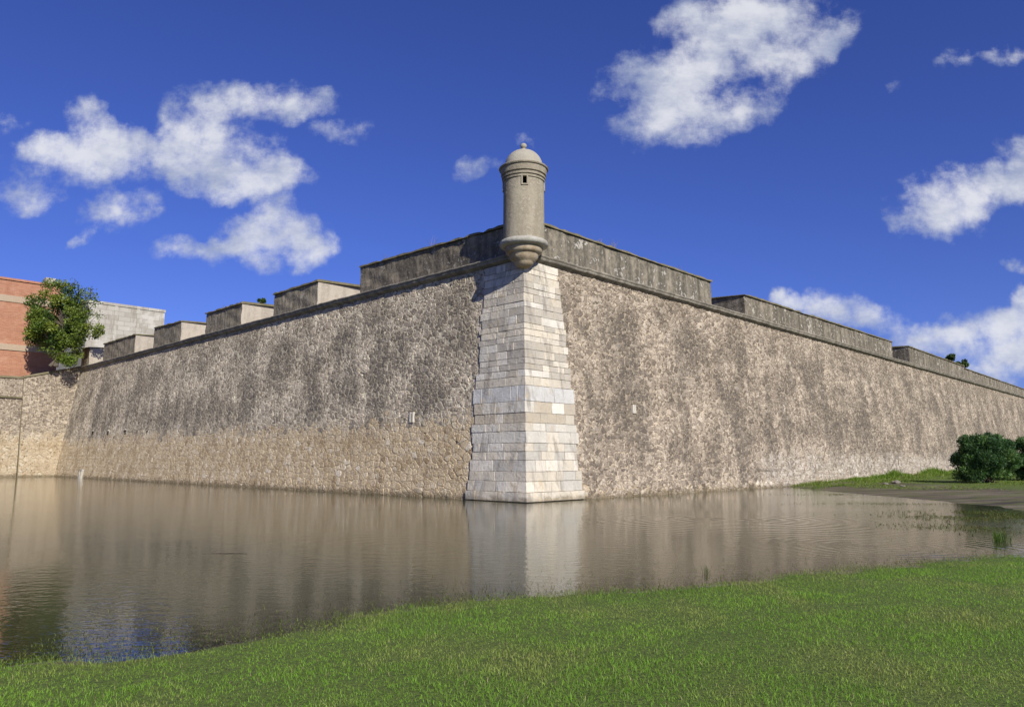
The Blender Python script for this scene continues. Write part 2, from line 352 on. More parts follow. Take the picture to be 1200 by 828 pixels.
def grid_face(fn, us, vs, holes=()):
    nu, nv = len(us), len(vs)
    V = np.array([fn(u, z) for z in vs for u in us])
    UV = np.array([(u, z*math.sqrt(1+BAT*BAT)) for z in vs for u in us])
    i, j = np.meshgrid(np.arange(nu-1), np.arange(nv-1)); i, j = i.ravel(), j.ravel()
    um = (np.array(us)[i]+np.array(us)[i+1])/2; vm_ = (np.array(vs)[j]+np.array(vs)[j+1])/2
    keep = np.ones(len(i), bool)
    for (a, b, c, d) in holes: keep &= ~((um > a) & (um < b) & (vm_ > c) & (vm_ < d))
    i, j = i[keep], j[keep]; k = j*nu+i
    return V, np.c_[k, k+1, k+1+nu, k+nu], UV
def steps(a, b, d0, gr):
    x = [a]
    while x[-1] < b: x.append(x[-1]+d0+gr*(x[-1]-a))
    x[-1] = b; return np.array(x)

niches = [('L', 482.5, 488.5, .40, .50), ('R', 743, 479, .30, .42)]
weeps = [(108, 507, .28, .34), (126, 507, .28, .36), (146, 506, .3, .36), (171.5, 506, .22, .3)]
holesL, holesR = [], []
recs = []
for s, px, py, w, h in niches:
    u, z = on_wall(s, px, py); (holesL if s == 'L' else holesR).append((u-w/2, u+w/2, z-h/2, z+h/2)); recs.append(('niche', s, u, z, w, h))
for px, py, w, h in weeps:
    u, z = on_wall('L', px, py); holesL.append((u-w/2, u+w/2, z-h/2, z+h/2)); recs.append(('weep_hole', 'L', u, z, w, h))
usL = steps(1.0, U_LEFT+.4, .045, .0013); usR = steps(1.0, U_RIGHT, .045, .0013); vz = np.arange(-.7, ZC0+.06, .05)
def with_cuts(arr, cuts):
    return np.unique(np.round(np.r_[arr, cuts], 4))
V, Fc, UV = grid_face(lambda u, z: PW('L', u, z), with_cuts(usL, [x for h in holesL for x in h[:2]]), with_cuts(vz, [x for h in holesL for x in h[2:]]), holesL)
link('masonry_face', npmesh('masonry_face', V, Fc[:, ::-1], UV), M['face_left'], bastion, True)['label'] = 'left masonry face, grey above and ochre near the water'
V, Fc, UV = grid_face(lambda u, z: PW('R', u, z), with_cuts(usR, [x for h in holesR for x in h[:2]]), with_cuts(vz, [x for h in holesR for x in h[2:]]), holesR)
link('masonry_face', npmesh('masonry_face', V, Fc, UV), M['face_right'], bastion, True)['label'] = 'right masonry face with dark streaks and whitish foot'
for kind, s, u, z, w, h in recs:                                    # real recesses with stone jambs
    bm = bmesh.new()
    def box(u0, u1, z0, z1, d0, d1):
        hexa(bm, [PW(s, u0, z0, d0), PW(s, u1, z0, d0), PW(s, u1, z0, d1), PW(s, u0, z0, d1), PW(s, u0, z1, d0), PW(s, u1, z1, d0), PW(s, u1, z1, d1), PW(s, u0, z1, d1)])
    a, b, c, d = u-w/2, u+w/2, z-h/2, z+h/2
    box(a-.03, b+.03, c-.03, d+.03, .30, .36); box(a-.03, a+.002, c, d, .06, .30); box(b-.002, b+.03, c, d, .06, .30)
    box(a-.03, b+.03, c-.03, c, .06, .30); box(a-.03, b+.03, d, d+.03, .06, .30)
    o = link(kind, bmmesh(kind, bm), M['dark'], bastion)
    if kind == 'niche':
        bm = bmesh.new()
        for k in (-1, 1): box(u+k*w*.27-.055, u+k*w*.27+.055, c, d, -.035+.01*k, .2)
        link('jamb', bmmesh('jamb', bm), M['pale'], o)
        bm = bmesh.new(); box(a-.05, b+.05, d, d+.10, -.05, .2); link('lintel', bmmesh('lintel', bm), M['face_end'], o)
    elif w > .25:
        bm = bmesh.new(); box(a-.02, b+.02, d, d+.07, -.04, .2); link('lintel', bmmesh('lintel', bm), M['pale'], o)
# earth fill behind the faces: terreplein top
ZT = ZC1-.05
def poly_obj(name, ring, z0, z1, m, parent=None):
    bm = bmesh.new(); prism(bm, ring, z0, z1); return link(name, bmmesh(name, bm), m, parent)
p0 = C0+BAT*ZC1*A2
ring = [p0+A2*.7, p0+R2*(U_RIGHT-.5)+nR*.7, p0+R2*(U_RIGHT-.5)+nR*34, p0+L2*(U_LEFT+20)+nL*40, p0+L2*(U_LEFT-.5)+nL*.7]
poly_obj('terreplein', ring, -.5, ZT, M['fill'], bastion)

# ------------------------------------------------------------------ ashlar quoin
def quoin():
    bm = bmesh.new(); tint = {}
    pal = [(.62, .56, .455), (.68, .62, .52), (.60, .53, .41), (.66, .59, .475), (.58, .55, .475), (.53, .465, .36), (.70, .655, .57), (.63, .55, .42)]
    heights = []; z = .38
    while z < ZC0-.12:
        h = random.choice((.34, .38, .42, .46, .48)) if z < 3.6 else random.choice((.26, .30, .32, .36, .38))
        if 3.95 < z < 4.3 and not any(abs(x[1]-x[0]-.66) < 1e-3 for x in heights): h = .66
        heights.append((z, min(z+h, ZC0))); z += h
    heights.insert(0, (.02, .38))
    J = .006
    def blk(pts0, pts1, col):
        n = len(pts0); a = [bm.verts.new(Vector(p)) for p in pts0]; b = [bm.verts.new(Vector(p)) for p in pts1]
        bm.faces.new(a[::-1]); bm.faces.new(b)
        for i in range(n): bm.faces.new((a[i], a[(i+1) % n], b[(i+1) % n], b[i]))
        for v in a+b: v[lay] = (*col, 1)
    lay = bm.verts.layers.float_color.new('tint')
    def arris(z, dl, dr):                                           # corner with separate proudness per face
        q = np.linalg.solve(np.array([nL, nR]), [nL @ C0+BAT*z+dl, nR @ C0+BAT*z+dr]); return np.array([q[0], q[1], z])
    def pt(s, u, z, d):                                             # u from the base arris line, mitred
        D, n = (L2, nL) if s == 'L' else (R2, nR)
        q = C0+(BAT*z)*A2+D*u+n*d; return np.array([q[0], q[1], z])
    for ci, (z0, z1) in enumerate(heights):
        zm = (z0+z1)/2
        wide = {'L': 3.3-.080*zm, 'R': 3.5-.112*zm}
        blue = abs(z1-z0-.66) < 1e-3
        for s in wide: wide[s] += random.choice((-.09, -.05, .05, .09))*random.uniform(.5, 1.3) + (.12 if blue else 0) + (.1 if ci == 0 else 0)
        base = random.choice(pal)
        def colour():
            c = np.array(random.choice(pal) if random.random() < .42 else base)
            if blue: c = np.array((.50, .505, .50))
            elif 3.2 < zm < 3.9 and random.random() < .7: c = np.array((.40, .33, .23))
            elif zm > 4.6 and random.random() < .30: c = np.array((.37, .33, .27))
            elif zm < 3.2 and random.random() < .16: c = np.array((.42, .40, .35))
            c = c*.66+np.array((.61, .555, .46))*.34
            return np.clip(c*random.uniform(.93, 1.05), 0, .76)
        pr = -.03-(.05 if ci == 0 else 0)
        fl = pr+random.uniform(-.012, .012); fr = pr+random.uniform(-.012, .012)
        cl, cr = (random.uniform(.85, 1.25), random.uniform(.4, .65)) if ci % 2 else (random.uniform(.4, .65), random.uniform(.85, 1.25))
        z0j, z1j = z0+J, z1-J
        def ringat(z): return [arris(z, fl, fr), pt('R', cr, z, fr), pt('R', cr, z, .4), arris(z, .4, .4), pt('L', cl, z, .4), pt('L', cl, z, fl)]
        blk(ringat(z0j), ringat(z1j), colour())
        for s, u0, f in (('L', cl, fl), ('R', cr, fr)):
            u = u0
            while u < wide[s]-.12:
                w = random.uniform(.38, .85); e = min(u+w, wide[s])
                if wide[s]-e < .3: e = wide[s]
                ff = f+random.uniform(-.010, .010)
                q = lambda z: [pt(s, u+2*J, z, ff), pt(s, e, z, ff), pt(s, e, z, .4), pt(s, u+2*J, z, .4)]
                blk(q(z0j), q(z1j), colour()); u = e
    for v_ in bm.verts: v_.co += Vector((random.uniform(-.009, .009), random.uniform(-.009, .009), random.uniform(-.006, .006)))
    bmesh.ops.recalc_face_normals(bm, faces=bm.faces)
    bmesh.ops.bevel(bm, geom=list(bm.edges), offset=.016, segments=2, affect='EDGES', profile=.6)
    # mortar core behind the joints
    zz = [0.0, ZC0]; core = []
    for z in zz: core += [[pt('L', 1.9, z, .03), arris(z, .004, .004), pt('R', 1.9, z, .03), arris(z, .5, .5)]]
    blk(core[0], core[1], (.42, .36, .27))
    return bmmesh('quoin', bm)
link('quoin', quoin(), M['quoin'], bastion)['label'] = 'pale ashlar corner of dressed blocks'

# ------------------------------------------------------------------ cordon (rounded string course)
def cordon(side, u1, seed):
    r_ = random.Random(seed)
    prof = [(.10, ZC0-.02), (-.06, ZC0), (-.10, ZC0+.05), (-.19, ZC0+.07), (-.25, ZC0+.12), (-.265, ZC0+.17), (-.25, ZC0+.22), (-.31, ZC0+.24), (-.315, ZC0+.31), (-.05, ZC1), (.45, ZC1+.015)]
    us = [0.0]
    while us[-1] < u1: us.append(us[-1]+r_.uniform(.15, .5)*(1+us[-1]*.015))
    us[-1] = u1
    V, Fc = [], []
    for i, u in enumerate(us):
        j = 0 if i == 0 else r_.uniform(-.022, .022); jz = 0 if i == 0 else r_.uniform(-.018, .018)
        for d, z in prof: V.append(PT(side, u, z+jz, d+j))
    n = len(prof)
    for i in range(len(us)-1):
        for k in range(n-1):
            a = i*n+k; q = (a, a+1, a+n+1, a+n); Fc.append(q if side == 'L' else q[::-1])
    me = npmesh('cordon', V, Fc); return link('cordon', me, M['cordon'], bastion, True)
cordon('L', U_LEFT+.1, 3); cordon('R', U_RIGHT, 4)

# ------------------------------------------------------------------ parapets and merlons
def parapet(side, u0, u1, zt0, zt1, m, depth=4.2, name='parapet', splay=.0, cheek=None, d0=.10, cope=.13, mitre=False):
    """Body u0..u1 (u0 nearer the corner) and its coping; top heights zt0, zt1."""
    PT_ = PT
    def PT_(s_, u, z, d, i=1):
        if mitre and i == 0: q = C0+(BAT*ZC1)*A2+A2*d; return np.array([q[0], q[1], z])
        return PT(s_, max(u, d*.9+.2) if mitre else u, z, d)
    n = max(2, int((u1-u0)/.8)); bm = bmesh.new(); rows = []
    for i in range(n+1):
        k = i/n; u = u0+(u1-u0)*k; zt = zt0+(zt1-zt0)*k
        uu = u+splay*(1-2*k)*depth*.25 if (i in (0, n)) else u
        jj = random.uniform(-.02, .02)
        rows.append([bm.verts.new(Vector(PT_(side, u, ZC1-.02, d0, i))), bm.verts.new(Vector(PT_(side, u+random.uniform(-.01, .01), zt+random.uniform(-.03, .02), d0+.03+jj*1.3*(i > 0), i))),
                     bm.verts.new(Vector(PT_(side, uu, zt+.22, depth, i))), bm.verts.new(Vector(PT_(side, uu, ZC1-.02, depth, i)))])
    mats = {}
    for i in range(n):
        a, b = rows[i], rows[i+1]
        for k in range(4): bm.faces.new((a[k], b[k], b[(k+1) % 4], a[(k+1) % 4]))
    e0 = bm.faces.new(rows[0][::-1]); e1 = bm.faces.new(rows[-1])
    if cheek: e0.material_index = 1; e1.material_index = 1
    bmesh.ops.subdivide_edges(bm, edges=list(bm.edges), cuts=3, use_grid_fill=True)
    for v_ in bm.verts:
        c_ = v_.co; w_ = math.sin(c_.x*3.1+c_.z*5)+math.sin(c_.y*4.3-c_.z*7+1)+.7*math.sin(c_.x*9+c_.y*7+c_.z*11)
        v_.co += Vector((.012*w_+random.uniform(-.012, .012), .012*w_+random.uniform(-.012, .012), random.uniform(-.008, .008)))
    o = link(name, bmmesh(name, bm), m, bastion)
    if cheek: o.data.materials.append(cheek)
    # coping slab, chipped along its edge and crusted with soil
    bm = bmesh.new(); prev = None; nn = max(3, int((u1-u0)/.33))
    for i in range(nn+1):
        k = i/nn; u = u0-.05+(u1-u0+.10)*k; zt = zt0+(zt1-zt0)*k; j = random.uniform(-.025, .025); h = cope*(random.choice((.35, .6, 1, 1, 1, 1, 1.15)))+random.uniform(-.03, .03)
        ring = [bm.verts.new(Vector(PT_(side, u, zt+.004, d0-.07+j*(i > 0), i))), bm.verts.new(Vector(PT_(side, u, zt+h*.8, d0-.06+j*(i > 0), i))), bm.verts.new(Vector(PT_(side, u, zt+h, d0+.06+j*(i > 0), i))),
                bm.verts.new(Vector(PT_(side, u, zt+.26+h*.6, depth+.02, i))), bm.verts.new(Vector(PT_(side, u, zt+.226, depth+.02, i)))]
        if prev:
            for q in range(5): bm.faces.new((prev[q], ring[q], ring[(q+1) % 5], prev[(q+1) % 5]))
        else: bm.faces.new(ring[::-1])
        prev = ring
    bm.faces.new(prev)
    link('coping', bmmesh('coping', bm), M['coping'], o)
    return o
def top_z(side, px, py, d=.1):
    u = u_top(side, px, d); q = PT(side, u, 0, d); return atY(px, py, q[1])[2]
uA = u_top('L', 422)
parapet('L', 0, uA, top_z('L', 575, 269)-.1, top_z('L', 424, 311)-.1, M['parapet_dark'], 2.6, name='parapet', mitre=True)['label'] = 'blackened parapet left of the turret'
for nm, (xr, yr, xl, yl) in enumerate([(372, 328, 320.5, 344), (283, 354, 241, 366.5), (212, 375.5, 180, 383.5), (158, 391, 121, 402.5), (104.5, 406, 93.5, 409)]):
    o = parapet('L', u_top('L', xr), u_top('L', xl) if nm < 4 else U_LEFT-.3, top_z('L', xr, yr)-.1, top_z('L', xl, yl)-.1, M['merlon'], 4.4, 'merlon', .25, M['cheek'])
uB = u_top('R', 834)
parapet('R', 0, uB, top_z('R', 660, 269)-.1, top_z('R', 832, 328)-.1, M['parapet_mid'], 2.6, name='parapet', mitre=True)['label'] = 'parapet with peeling pale plaster right of the turret'
parapet('R', u_top('R', 873), u_top('R', 1046.5), top_z('R', 873, 344)-.1, top_z('R', 1046, 399.5)-.1, M['parapet_far'], 4.4, 'merlon', .2)
parapet('R', u_top('R', 1066), u_top('R', 1131), top_z('R', 1067, 405.5)-.1, top_z('R', 1130, 428)-.1, M['parapet_far'], 4.4, 'merlon', .2)
parapet('R', u_top('R', 1131)+.02, U_RIGHT-1, top_z('R', 1133, 431.5)-.1, top_z('R', 1195, 456)-.1, M['parapet_far'], 4.4, 'merlon', .2)

# ------------------------------------------------------------------ sentry turret
ax = C0+BAT*ZC1*A2 - unit(A2)*.36; YT = ax[1]
turret = empty('sentry_turret', (ax[0], ax[1], 0), 'round stone sentry turret with domed cap and ball finial on the wall corner', 'turret')
turret.scale = (1.075, 1.075, 1)
def tz(py): return atY(616, py, YT)[2]
PXM = YT/math.hypot(F, 0)*math.cos(PIT)
def shade(bm, name, m, parent=turret, smooth=True):
    me = bmmesh(name, bm); o = bpy.data.objects.new(name, me); C.objects.link(o); me.materials.append(m); o.parent = parent
    for p in me.polygons: p.use_smooth = smooth
    try: me.set_sharp_from_angle(angle=R(32))
    except Exception: pass
    return o
rs = .835
zb, zt_ = tz(287)+.12, tz(214)
SEG = 96; nz = 24
cz = tz(218.5); hw = .19
zs = sorted(list(np.linspace(zb-.1, zt_+.05, nz))+[cz-hw, cz+hw])
zs = [z for z in zs if min(abs(z-cz+hw), abs(z-cz-hw)) > .03 or z in (cz-hw, cz+hw)]
fi = SEG*3//4                                                       # segment facing the camera (-y)
wins = [fi, (fi-SEG//4) % SEG, (fi+SEG//4) % SEG]
def skip(i, j):
    zm = (zs[j]+zs[j+1])/2
    return abs(zm-cz) < hw and any(((i-w) % SEG) in (0, SEG-1, 1) for w in wins)
shaft = shade(lathe('shaft', [(rs+.012*(1-(z-zb)/(zt_-zb)), z) for z in zs], SEG, skip), 'shaft', M['turret'])
for w in wins:
    th = 2*math.pi*(w+.5)/SEG; rd = Vector((math.cos(th), math.sin(th), 0)); tn = Vector((-rd.y, rd.x, 0)); ww = rs*math.pi*3/SEG
    def bx(bm, t0, t1, z0, z1, r0, r1):
        P = [rd*r+tn*t+Vector((0, 0, z)) for z in (z0, z1) for r, t in ((r1, t0), (r1, t1), (r0, t1), (r0, t0))]; hexa(bm, P)
    bm = bmesh.new(); bx(bm, -ww-.03, ww+.03, cz-hw-.03, cz+hw+.03, rs-.36, rs-.30)
    bx(bm, -ww-.03, -ww, cz-hw, cz+hw, rs-.30, rs-.005); bx(bm, ww, ww+.03, cz-hw, cz+hw, rs-.30, rs-.005)
    bx(bm, -ww-.03, ww+.03, cz-hw-.03, cz-hw, rs-.30, rs-.005); bx(bm, -ww-.03, ww+.03, cz+hw, cz+hw+.03, rs-.30, rs-.005)
    o = shade(bm, 'loophole', M['dark'], turret, False)
    bm = bmesh.new(); bx(bm, -ww-.055, -ww, cz-hw-.06, cz+hw+.06, rs-.06, rs+.035); bx(bm, ww, ww+.055, cz-hw-.06, cz+hw+.06, rs-.06, rs+.035)
    bx(bm, -ww, ww, cz-hw-.06, cz-hw, rs-.06, rs+.033); bx(bm, -ww, ww, cz+hw, cz+hw+.06, rs-.06, rs+.033)
    shade(bm, 'frame', M['turret'], o, False)
z0 = zt_; zbr = tz(199)
shade(lathe('moulding', [(.70, z0-.03), (.875, z0-.03), (.885, z0+.04), (.845, z0+.055), (.85, z0+.10), (.90, z0+.11), (.905, z0+.19), (.865, z0+.205), (.875, z0+.25),
      (.93, z0+.27), (.955, zbr-.13), (.965, zbr-.06), (1.01, zbr-.05), (1.03, zbr), (1.0, zbr+.035), (.84, zbr+.07), (.5, zbr+.07)]), 'moulding', M['turret'])
zd = tz(176.5); dh = zd-zbr-.05
dome = [(.80*math.cos(a)**.9 if a < 1.56 else 0.0, zbr+.05+dh*math.sin(a)) for a in np.linspace(0, math.pi/2, 14)]
dome[-1] = (0.0, zbr+.05+dh)
shade(lathe('dome', [(.83, zbr+.045)]+dome), 'dome', M['turret_dome'])
zf = zd-.03
fin = [(.16, zf), (.17, zf+.04), (.085, zf+.07), (.075, zf+.12)]+[(.135*math.sin(a), zf+.235-.135*math.cos(a)) for a in np.linspace(.55, math.pi, 10)]
fin[-1] = (0.0, fin[-1][1])
shade(lathe('finial', fin, 28), 'finial', M['turret_dome'])
zr = tz(287)
shade(lathe('base_ring', [(.7, zr+.17), (.845, zr+.165), (.87, zr+.13)]+[(.855+.145*math.cos(a), zr+.145*math.sin(a)) for a in np.linspace(1.2, -1.45, 10)]+[(.80, zr-.16), (.6, zr-.16)]), 'base_ring', M['ring'])
shade(lathe('corbel', [(.6, zr-.15), (.765, zr-.155), (.775, zr-.22), (.745, zr-.36), (.69, zr-.42), (.62, zr-.45), (.60, zr-.50), (.575, zr-.60), (.50, zr-.72), (.42, zr-.78), (.40, zr-.82),
      (.36, zr-.90), (.27, zr-.98), (.15, zr-1.03), (0, zr-1.05)]), 'corbel', M['corbel'])

# ------------------------------------------------------------------ walls at the left end
E0 = PW('L', U_LEFT, 0)[:2]                                          # foot of the left face's end
D2 = -nL                                                            # runs toward the camera's left
def end_wall(name, s0, s1, ztop0, ztop1, off, batter, m, label, cat, thick=2.0, z0=-.7, lean0=0.0):
    root = empty(name, (*(E0+D2*(s0+s1)/2), 0), label, cat)
    us = np.arange(s0, s1+.001, .09); nv = 120; V, UV = [], []
    for j in range(nv+1):
        for u in us:
            k = (u-s0)/(s1-s0); zt = ztop0+(ztop1-ztop0)*k; z = z0+(zt-z0)*j/nv
            q = E0+D2*u+L2*(off+batter*z)+nL*lean0*z*(1-k)
            V.append((q[0], q[1], z)); UV.append((u, z))
    nu = len(us); i, j = np.meshgrid(np.arange(nu-1), np.arange(nv)); k = (j*nu+i).ravel()
    link('masonry_face', npmesh('masonry_face', V, np.c_[k+1, k, k+nu, k+nu+1], UV), m, root, True)
    bm = bmesh.new()
    def q(u, z, d): p = E0+D2*u+L2*(off+batter*z+d); return (p[0], p[1], z)
    hexa(bm, [q(s0, z0, .06), q(s1, z0, .06), q(s1, z0, thick), q(s0, z0, thick), q(s0, ztop0-.04, .06), q(s1, ztop1-.04, .06), q(s1, ztop1-.04, thick), q(s0, ztop0-.04, thick)])
    link('backing', bmmesh('backing', bm), M['fill'], root)
    bm = bmesh.new()
    hexa(bm, [q(s0, ztop0-.05, -.08), q(s1, ztop1-.05, -.08), q(s1, ztop1-.05, 1.0), q(s0, ztop0-.05, 1.0), q(s0, ztop0+.14, -.06), q(s1, ztop1+.14, -.06), q(s1, ztop1+.16, 1.0), q(s0, ztop0+.16, 1.0)])
    link('coping', bmmesh('coping', bm), M['coping'], root)
    return root, q
def s_at(px, off=0.0):                                              # pixel column -> distance along the end wall
    q = E0+L2*off; a = azi(px, 430); return (a*q[1]-q[0])/(D2[0]-a*D2[1])
def z_at(px, py, off=0.0):
    q = E0+L2*off+D2*s_at(px, off); return atY(px, py, q[1])[2]
sa, sb = s_at(30, .5), s_at(-190)
zA = z_at(90, 429, 1.0)
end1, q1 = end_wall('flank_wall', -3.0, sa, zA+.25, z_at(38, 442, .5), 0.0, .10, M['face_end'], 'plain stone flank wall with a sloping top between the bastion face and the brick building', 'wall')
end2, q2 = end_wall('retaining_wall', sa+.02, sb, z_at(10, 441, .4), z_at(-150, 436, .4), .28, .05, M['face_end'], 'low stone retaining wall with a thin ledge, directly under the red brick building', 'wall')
zl = z_at(10, 464, .4)
bm = bmesh.new()
hexa(bm, [q2(sa+.03, zl-.12, -.16), q2(sb, zl-.12, -.16), q2(sb, zl-.12, .1), q2(sa+.03, zl-.12, .1), q2(sa+.03, zl, -.2), q2(sb, zl, -.2), q2(sb, zl+.04, .1), q2(sa+.03, zl+.04, .1)])
link('ledge', bmmesh('ledge', bm), M['coping'], end2)
# raised ground the buildings and the tree stand on
ZH = zA-.1
h0 = E0+D2*sb
hring = [E0+D2*sb+L2*2.2, E0+D2*sa+L2*2.2, E0+L2*2.0+nL*1.5, E0+L2*3+nL*32, E0+L2*120+nL*32, E0+L2*120+D2*sb]
tag(poly_obj('upper_ground', hring, -.5, z_at(10, 441, .4)-.5, M['fill']), kind='structure')

# ------------------------------------------------------------------ buildings on the left
def uvbox(name, O, du, dv, w, d, z0, z1, m, parent):
    """Box with metric UVs: du along the front, dv into the depth."""
    P = [O, O+du*w, O+du*w+dv*d, O+dv*d]; V, UV, Fc = [], [], []
    for i in range(4):
        a, b = P[i], P[(i+1) % 4]; ln = np.linalg.norm(b-a); k = len(V)
        V += [(*a, z0), (*b, z0), (*b, z1), (*a, z1)]; UV += [(0, z0), (ln, z0), (ln, z1), (0, z1)]; Fc.append((k, k+1, k+2, k+3))
    k = len(V); V += [(*p, z1) for p in P]; UV += [tuple(p) for p in P]; Fc.append((k, k+1, k+2, k+3))
    me = npmesh(name, V, Fc, UV); o = link(name, me, m, parent)
    return o
OFFB = 5.0
bs0 = s_at(66, OFFB); bs1 = s_at(-230, OFFB)
Bo = E0+L2*OFFB+D2*bs0
zt = z_at(8, 329, OFFB)
bldg = empty('brick_building', (*(Bo+D2*3), ZH), 'tall red brick building with two pale stone bands behind the tree', 'building')
uvbox('wall', Bo, D2, L2, bs1-bs0, 16, z_at(20, 441, .4)-.8, zt, M['brick'], bldg)
def band(py0, py1, out, name, m, px=8):
    za, zb2 = z_at(px, py1, OFFB), z_at(px, py0, OFFB)
    return uvbox(name, Bo-L2*out-D2*out, D2, L2, bs1-bs0+out, 16+out, za, zb2, m, bldg)
band(346.5, 354, .07, 'stone_band', M['band']); band(403, 410, .10, 'stone_band', M['band'])
uvbox('roof_edge', Bo-L2*.12-D2*.12, D2, L2, bs1-bs0+.12, 16.12, zt, zt+.22, M['brick'], bldg)
uvbox('roof_box', Bo+D2*.6+L2*.5, D2, L2, .9, .9, zt+.22, zt+.95, M['concrete_plain'], bldg)
# white block further back
def whitehouse():
    Y0 = 96.0
    a = atY(104, 351, Y0); O = a[:2]; far = nL.copy()
    # along nL toward the right end at pixel 193
    az_ = azi(193, 370); w = (az_*O[1]-O[0])/(far[0]-az_*far[1])
    zt2 = a[2]; root = empty('concrete_building', (*(O+far*w/2), ZH-.15), 'pale grey flat-topped concrete building showing behind the merlons, right of the tree', 'building')
    uvbox('wall', O, far, L2, w, 14, ZH-.3, zt2-.35, M['concrete'], root)
    uvbox('roof_edge', O-L2*.08-far*.08, far, L2, w+.16, 14.2, zt2-.35, zt2, M['concrete'], root)
    for k in (.33, .62):                                            # shallow pilasters
        uvbox('pilaster', O-L2*.06+far*(w*k), far, L2, .35, .06, ZH-.2, zt2-.36, M['concrete'], root)
whitehouse()

# ------------------------------------------------------------------ pond, ground, water
FRONT = [(-9, 778), (60, 772), (130, 771), (200, 763), (300, 747), (400, 729), (500, 711), (560, 702), (650, 699), (730, 697), (800, 690), (900, 680), (1000, 668), (1100, 659), (1200, 651)]
fw = [gnd(*p)[:2] for p in FRONT]
BACK = [(1215, 600), (1160, 592), (1110, 588), (1060, 583), (1000, 578), (950, 573), (915, 569)]
bw = [gnd(*p)[:2] for p in BACK]
pond = [(-70, 1.5), (-25, 3.2), (-10, 5.3)]+[tuple(p) for p in fw]+[(11.5, 14.6), (17, 17), (22, 19.5), (24, 22), (21, 24)]+[tuple(p) for p in bw]
uw = on_wall('R', 905, 569)[0]
pond += [tuple(C0+R2*uw+nR*3), tuple(C0+A2*3), tuple(C0+L2*U_LEFT+nL*3), tuple(E0+D2*2+L2*6), tuple(E0+D2*40+L2*6)]
pond = np.array(pond)
def sdist(P, poly):
    """Signed distance, positive outside."""
    P = np.asarray(P, float); d = np.full(len(P), 1e18); ins = np.zeros(len(P), bool)
    for i in range(len(poly)):
        a, b = poly[i], poly[(i+1) % len(poly)]; e = b-a; w = P-a
        t = np.clip((w @ e)/(e @ e), 0, 1); q = w-t[:, None]*e; d = np.minimum(d, (q*q).sum(1))
        c = (a[1] > P[:, 1]) != (b[1] > P[:, 1]); den = b[1]-a[1] if abs(b[1]-a[1]) > 1e-12 else 1e-12
        ins ^= c & (P[:, 0] < e[0]*(P[:, 1]-a[1])/den+a[0])
    d = np.sqrt(d); return np.where(ins, -d, d)
def wob(x, y):
    return (np.sin(x*1.7+y*.6)+np.sin(x*.7-y*1.9+1.3)+np.sin(x*3.1+y*2.3+.7)*.5+np.sin(x*5.3-y*4.1)*.35)/2.85
def ground_z(x, y):
    s = sdist(np.c_[x, y], pond); s = s+.22*wob(x, y)*np.clip(1-np.abs(s)/6, 0, 1)
    bank = np.clip((y-17)/6, 0, 1)                                   # far bank rises a little more
    up = np.where(s > 0, .030*np.minimum(s, 3.0)+.004*np.clip(s-3, 0, 20)+bank*.012*np.clip(s, 0, 12), 0)
    dn = np.where(s <= 0, np.maximum(-.55, .045*s-.02*np.minimum(-s, 2)), 0)
    return up+dn+.012*wob(x*2.3+4, y*2.3)*(s > -1), s
def axis(lo, hi, c, d0, gr):
    a = [c]
    while a[-1] < hi: a.append(a[-1]+d0+gr*abs(a[-1]-c))
    b = [c]
    while b[-1] > lo: b.append(b[-1]-d0-gr*abs(b[-1]-c))
    return np.array(b[:0:-1]+a)
gx = axis(-1500, 1500, 0, .16, .022); gy = axis(-600, 2600, 9, .16, .022)
X, Y = np.meshgrid(gx, gy); X, Y = X.ravel(), Y.ravel(); Z, S = ground_z(X, Y)
nx, ny = len(gx), len(gy); i, j = np.meshgrid(np.arange(nx-1), np.arange(ny-1)); k = (j*nx+i).ravel()
mud = np.where(Y > 17, np.clip(1.1-np.abs(S-3.2)/7.5, 0, 1), np.clip(.62-S*2.2, 0, .75)); mud = np.where(S < 0, .75, mud)
gm = npmesh('ground', np.c_[X, Y, Z], np.c_[k, k+1, k+nx+1, k+nx], attrs={'mud': mud})
tag(link('ground', gm, M['ground'], None, True), kind='structure')
wx = axis(-72, 30, 0, .25, .03); wy = axis(1, 90, 9, .2, .02)
X, Y = np.meshgrid(wx, wy); X, Y = X.ravel(), Y.ravel(); Z, S = ground_z(X, Y)
nx, ny = len(wx), len(wy); i, j = np.meshgrid(np.arange(nx-1), np.arange(ny-1)); k = (j*nx+i).ravel()
dep = 1-np.exp(-np.maximum(-Z, 0)/.07)
wm = npmesh('pond_water', np.c_[X, Y, np.zeros(len(X))], np.c_[k, k+1, k+nx+1, k+nx], attrs={'depth': dep*.97})
tag(link('pond_water', wm, M['water'], None, True), kind='structure')

# ------------------------------------------------------------------ grass
def blades(P, h, w, lean, cols, az=None):
    """Bent blades as two-segment tapered strips; P (n,3) roots."""
    n = len(P); az = rng.uniform(0, 2*math.pi, n) if az is None else az
    la = rng.uniform(0, 2*math.pi, n); ld = np.c_[np.cos(la), np.sin(la), np.zeros(n)]*(lean*h)[:, None]
    wd = np.c_[np.cos(az), np.sin(az), np.zeros(n)]*(w/2)[:, None]
    up = np.c_[np.zeros(n), np.zeros(n), h]
    m1 = P+ld*.3+up*.55; tp = P+ld+up*np.clip(1-.28*lean, .3, 1)[:, None]
    V = np.stack([P-wd, P+wd, m1+wd*.8, m1-wd*.8, tp], 1).reshape(-1, 3)
    b = np.arange(n)*5
    T = np.concatenate([np.c_[b, b+1, b+2], np.c_[b, b+2, b+3], np.c_[b+3, b+2, b+4]])
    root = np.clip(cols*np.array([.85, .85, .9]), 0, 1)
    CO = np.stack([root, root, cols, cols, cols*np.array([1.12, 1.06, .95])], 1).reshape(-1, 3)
    return V, T, CO
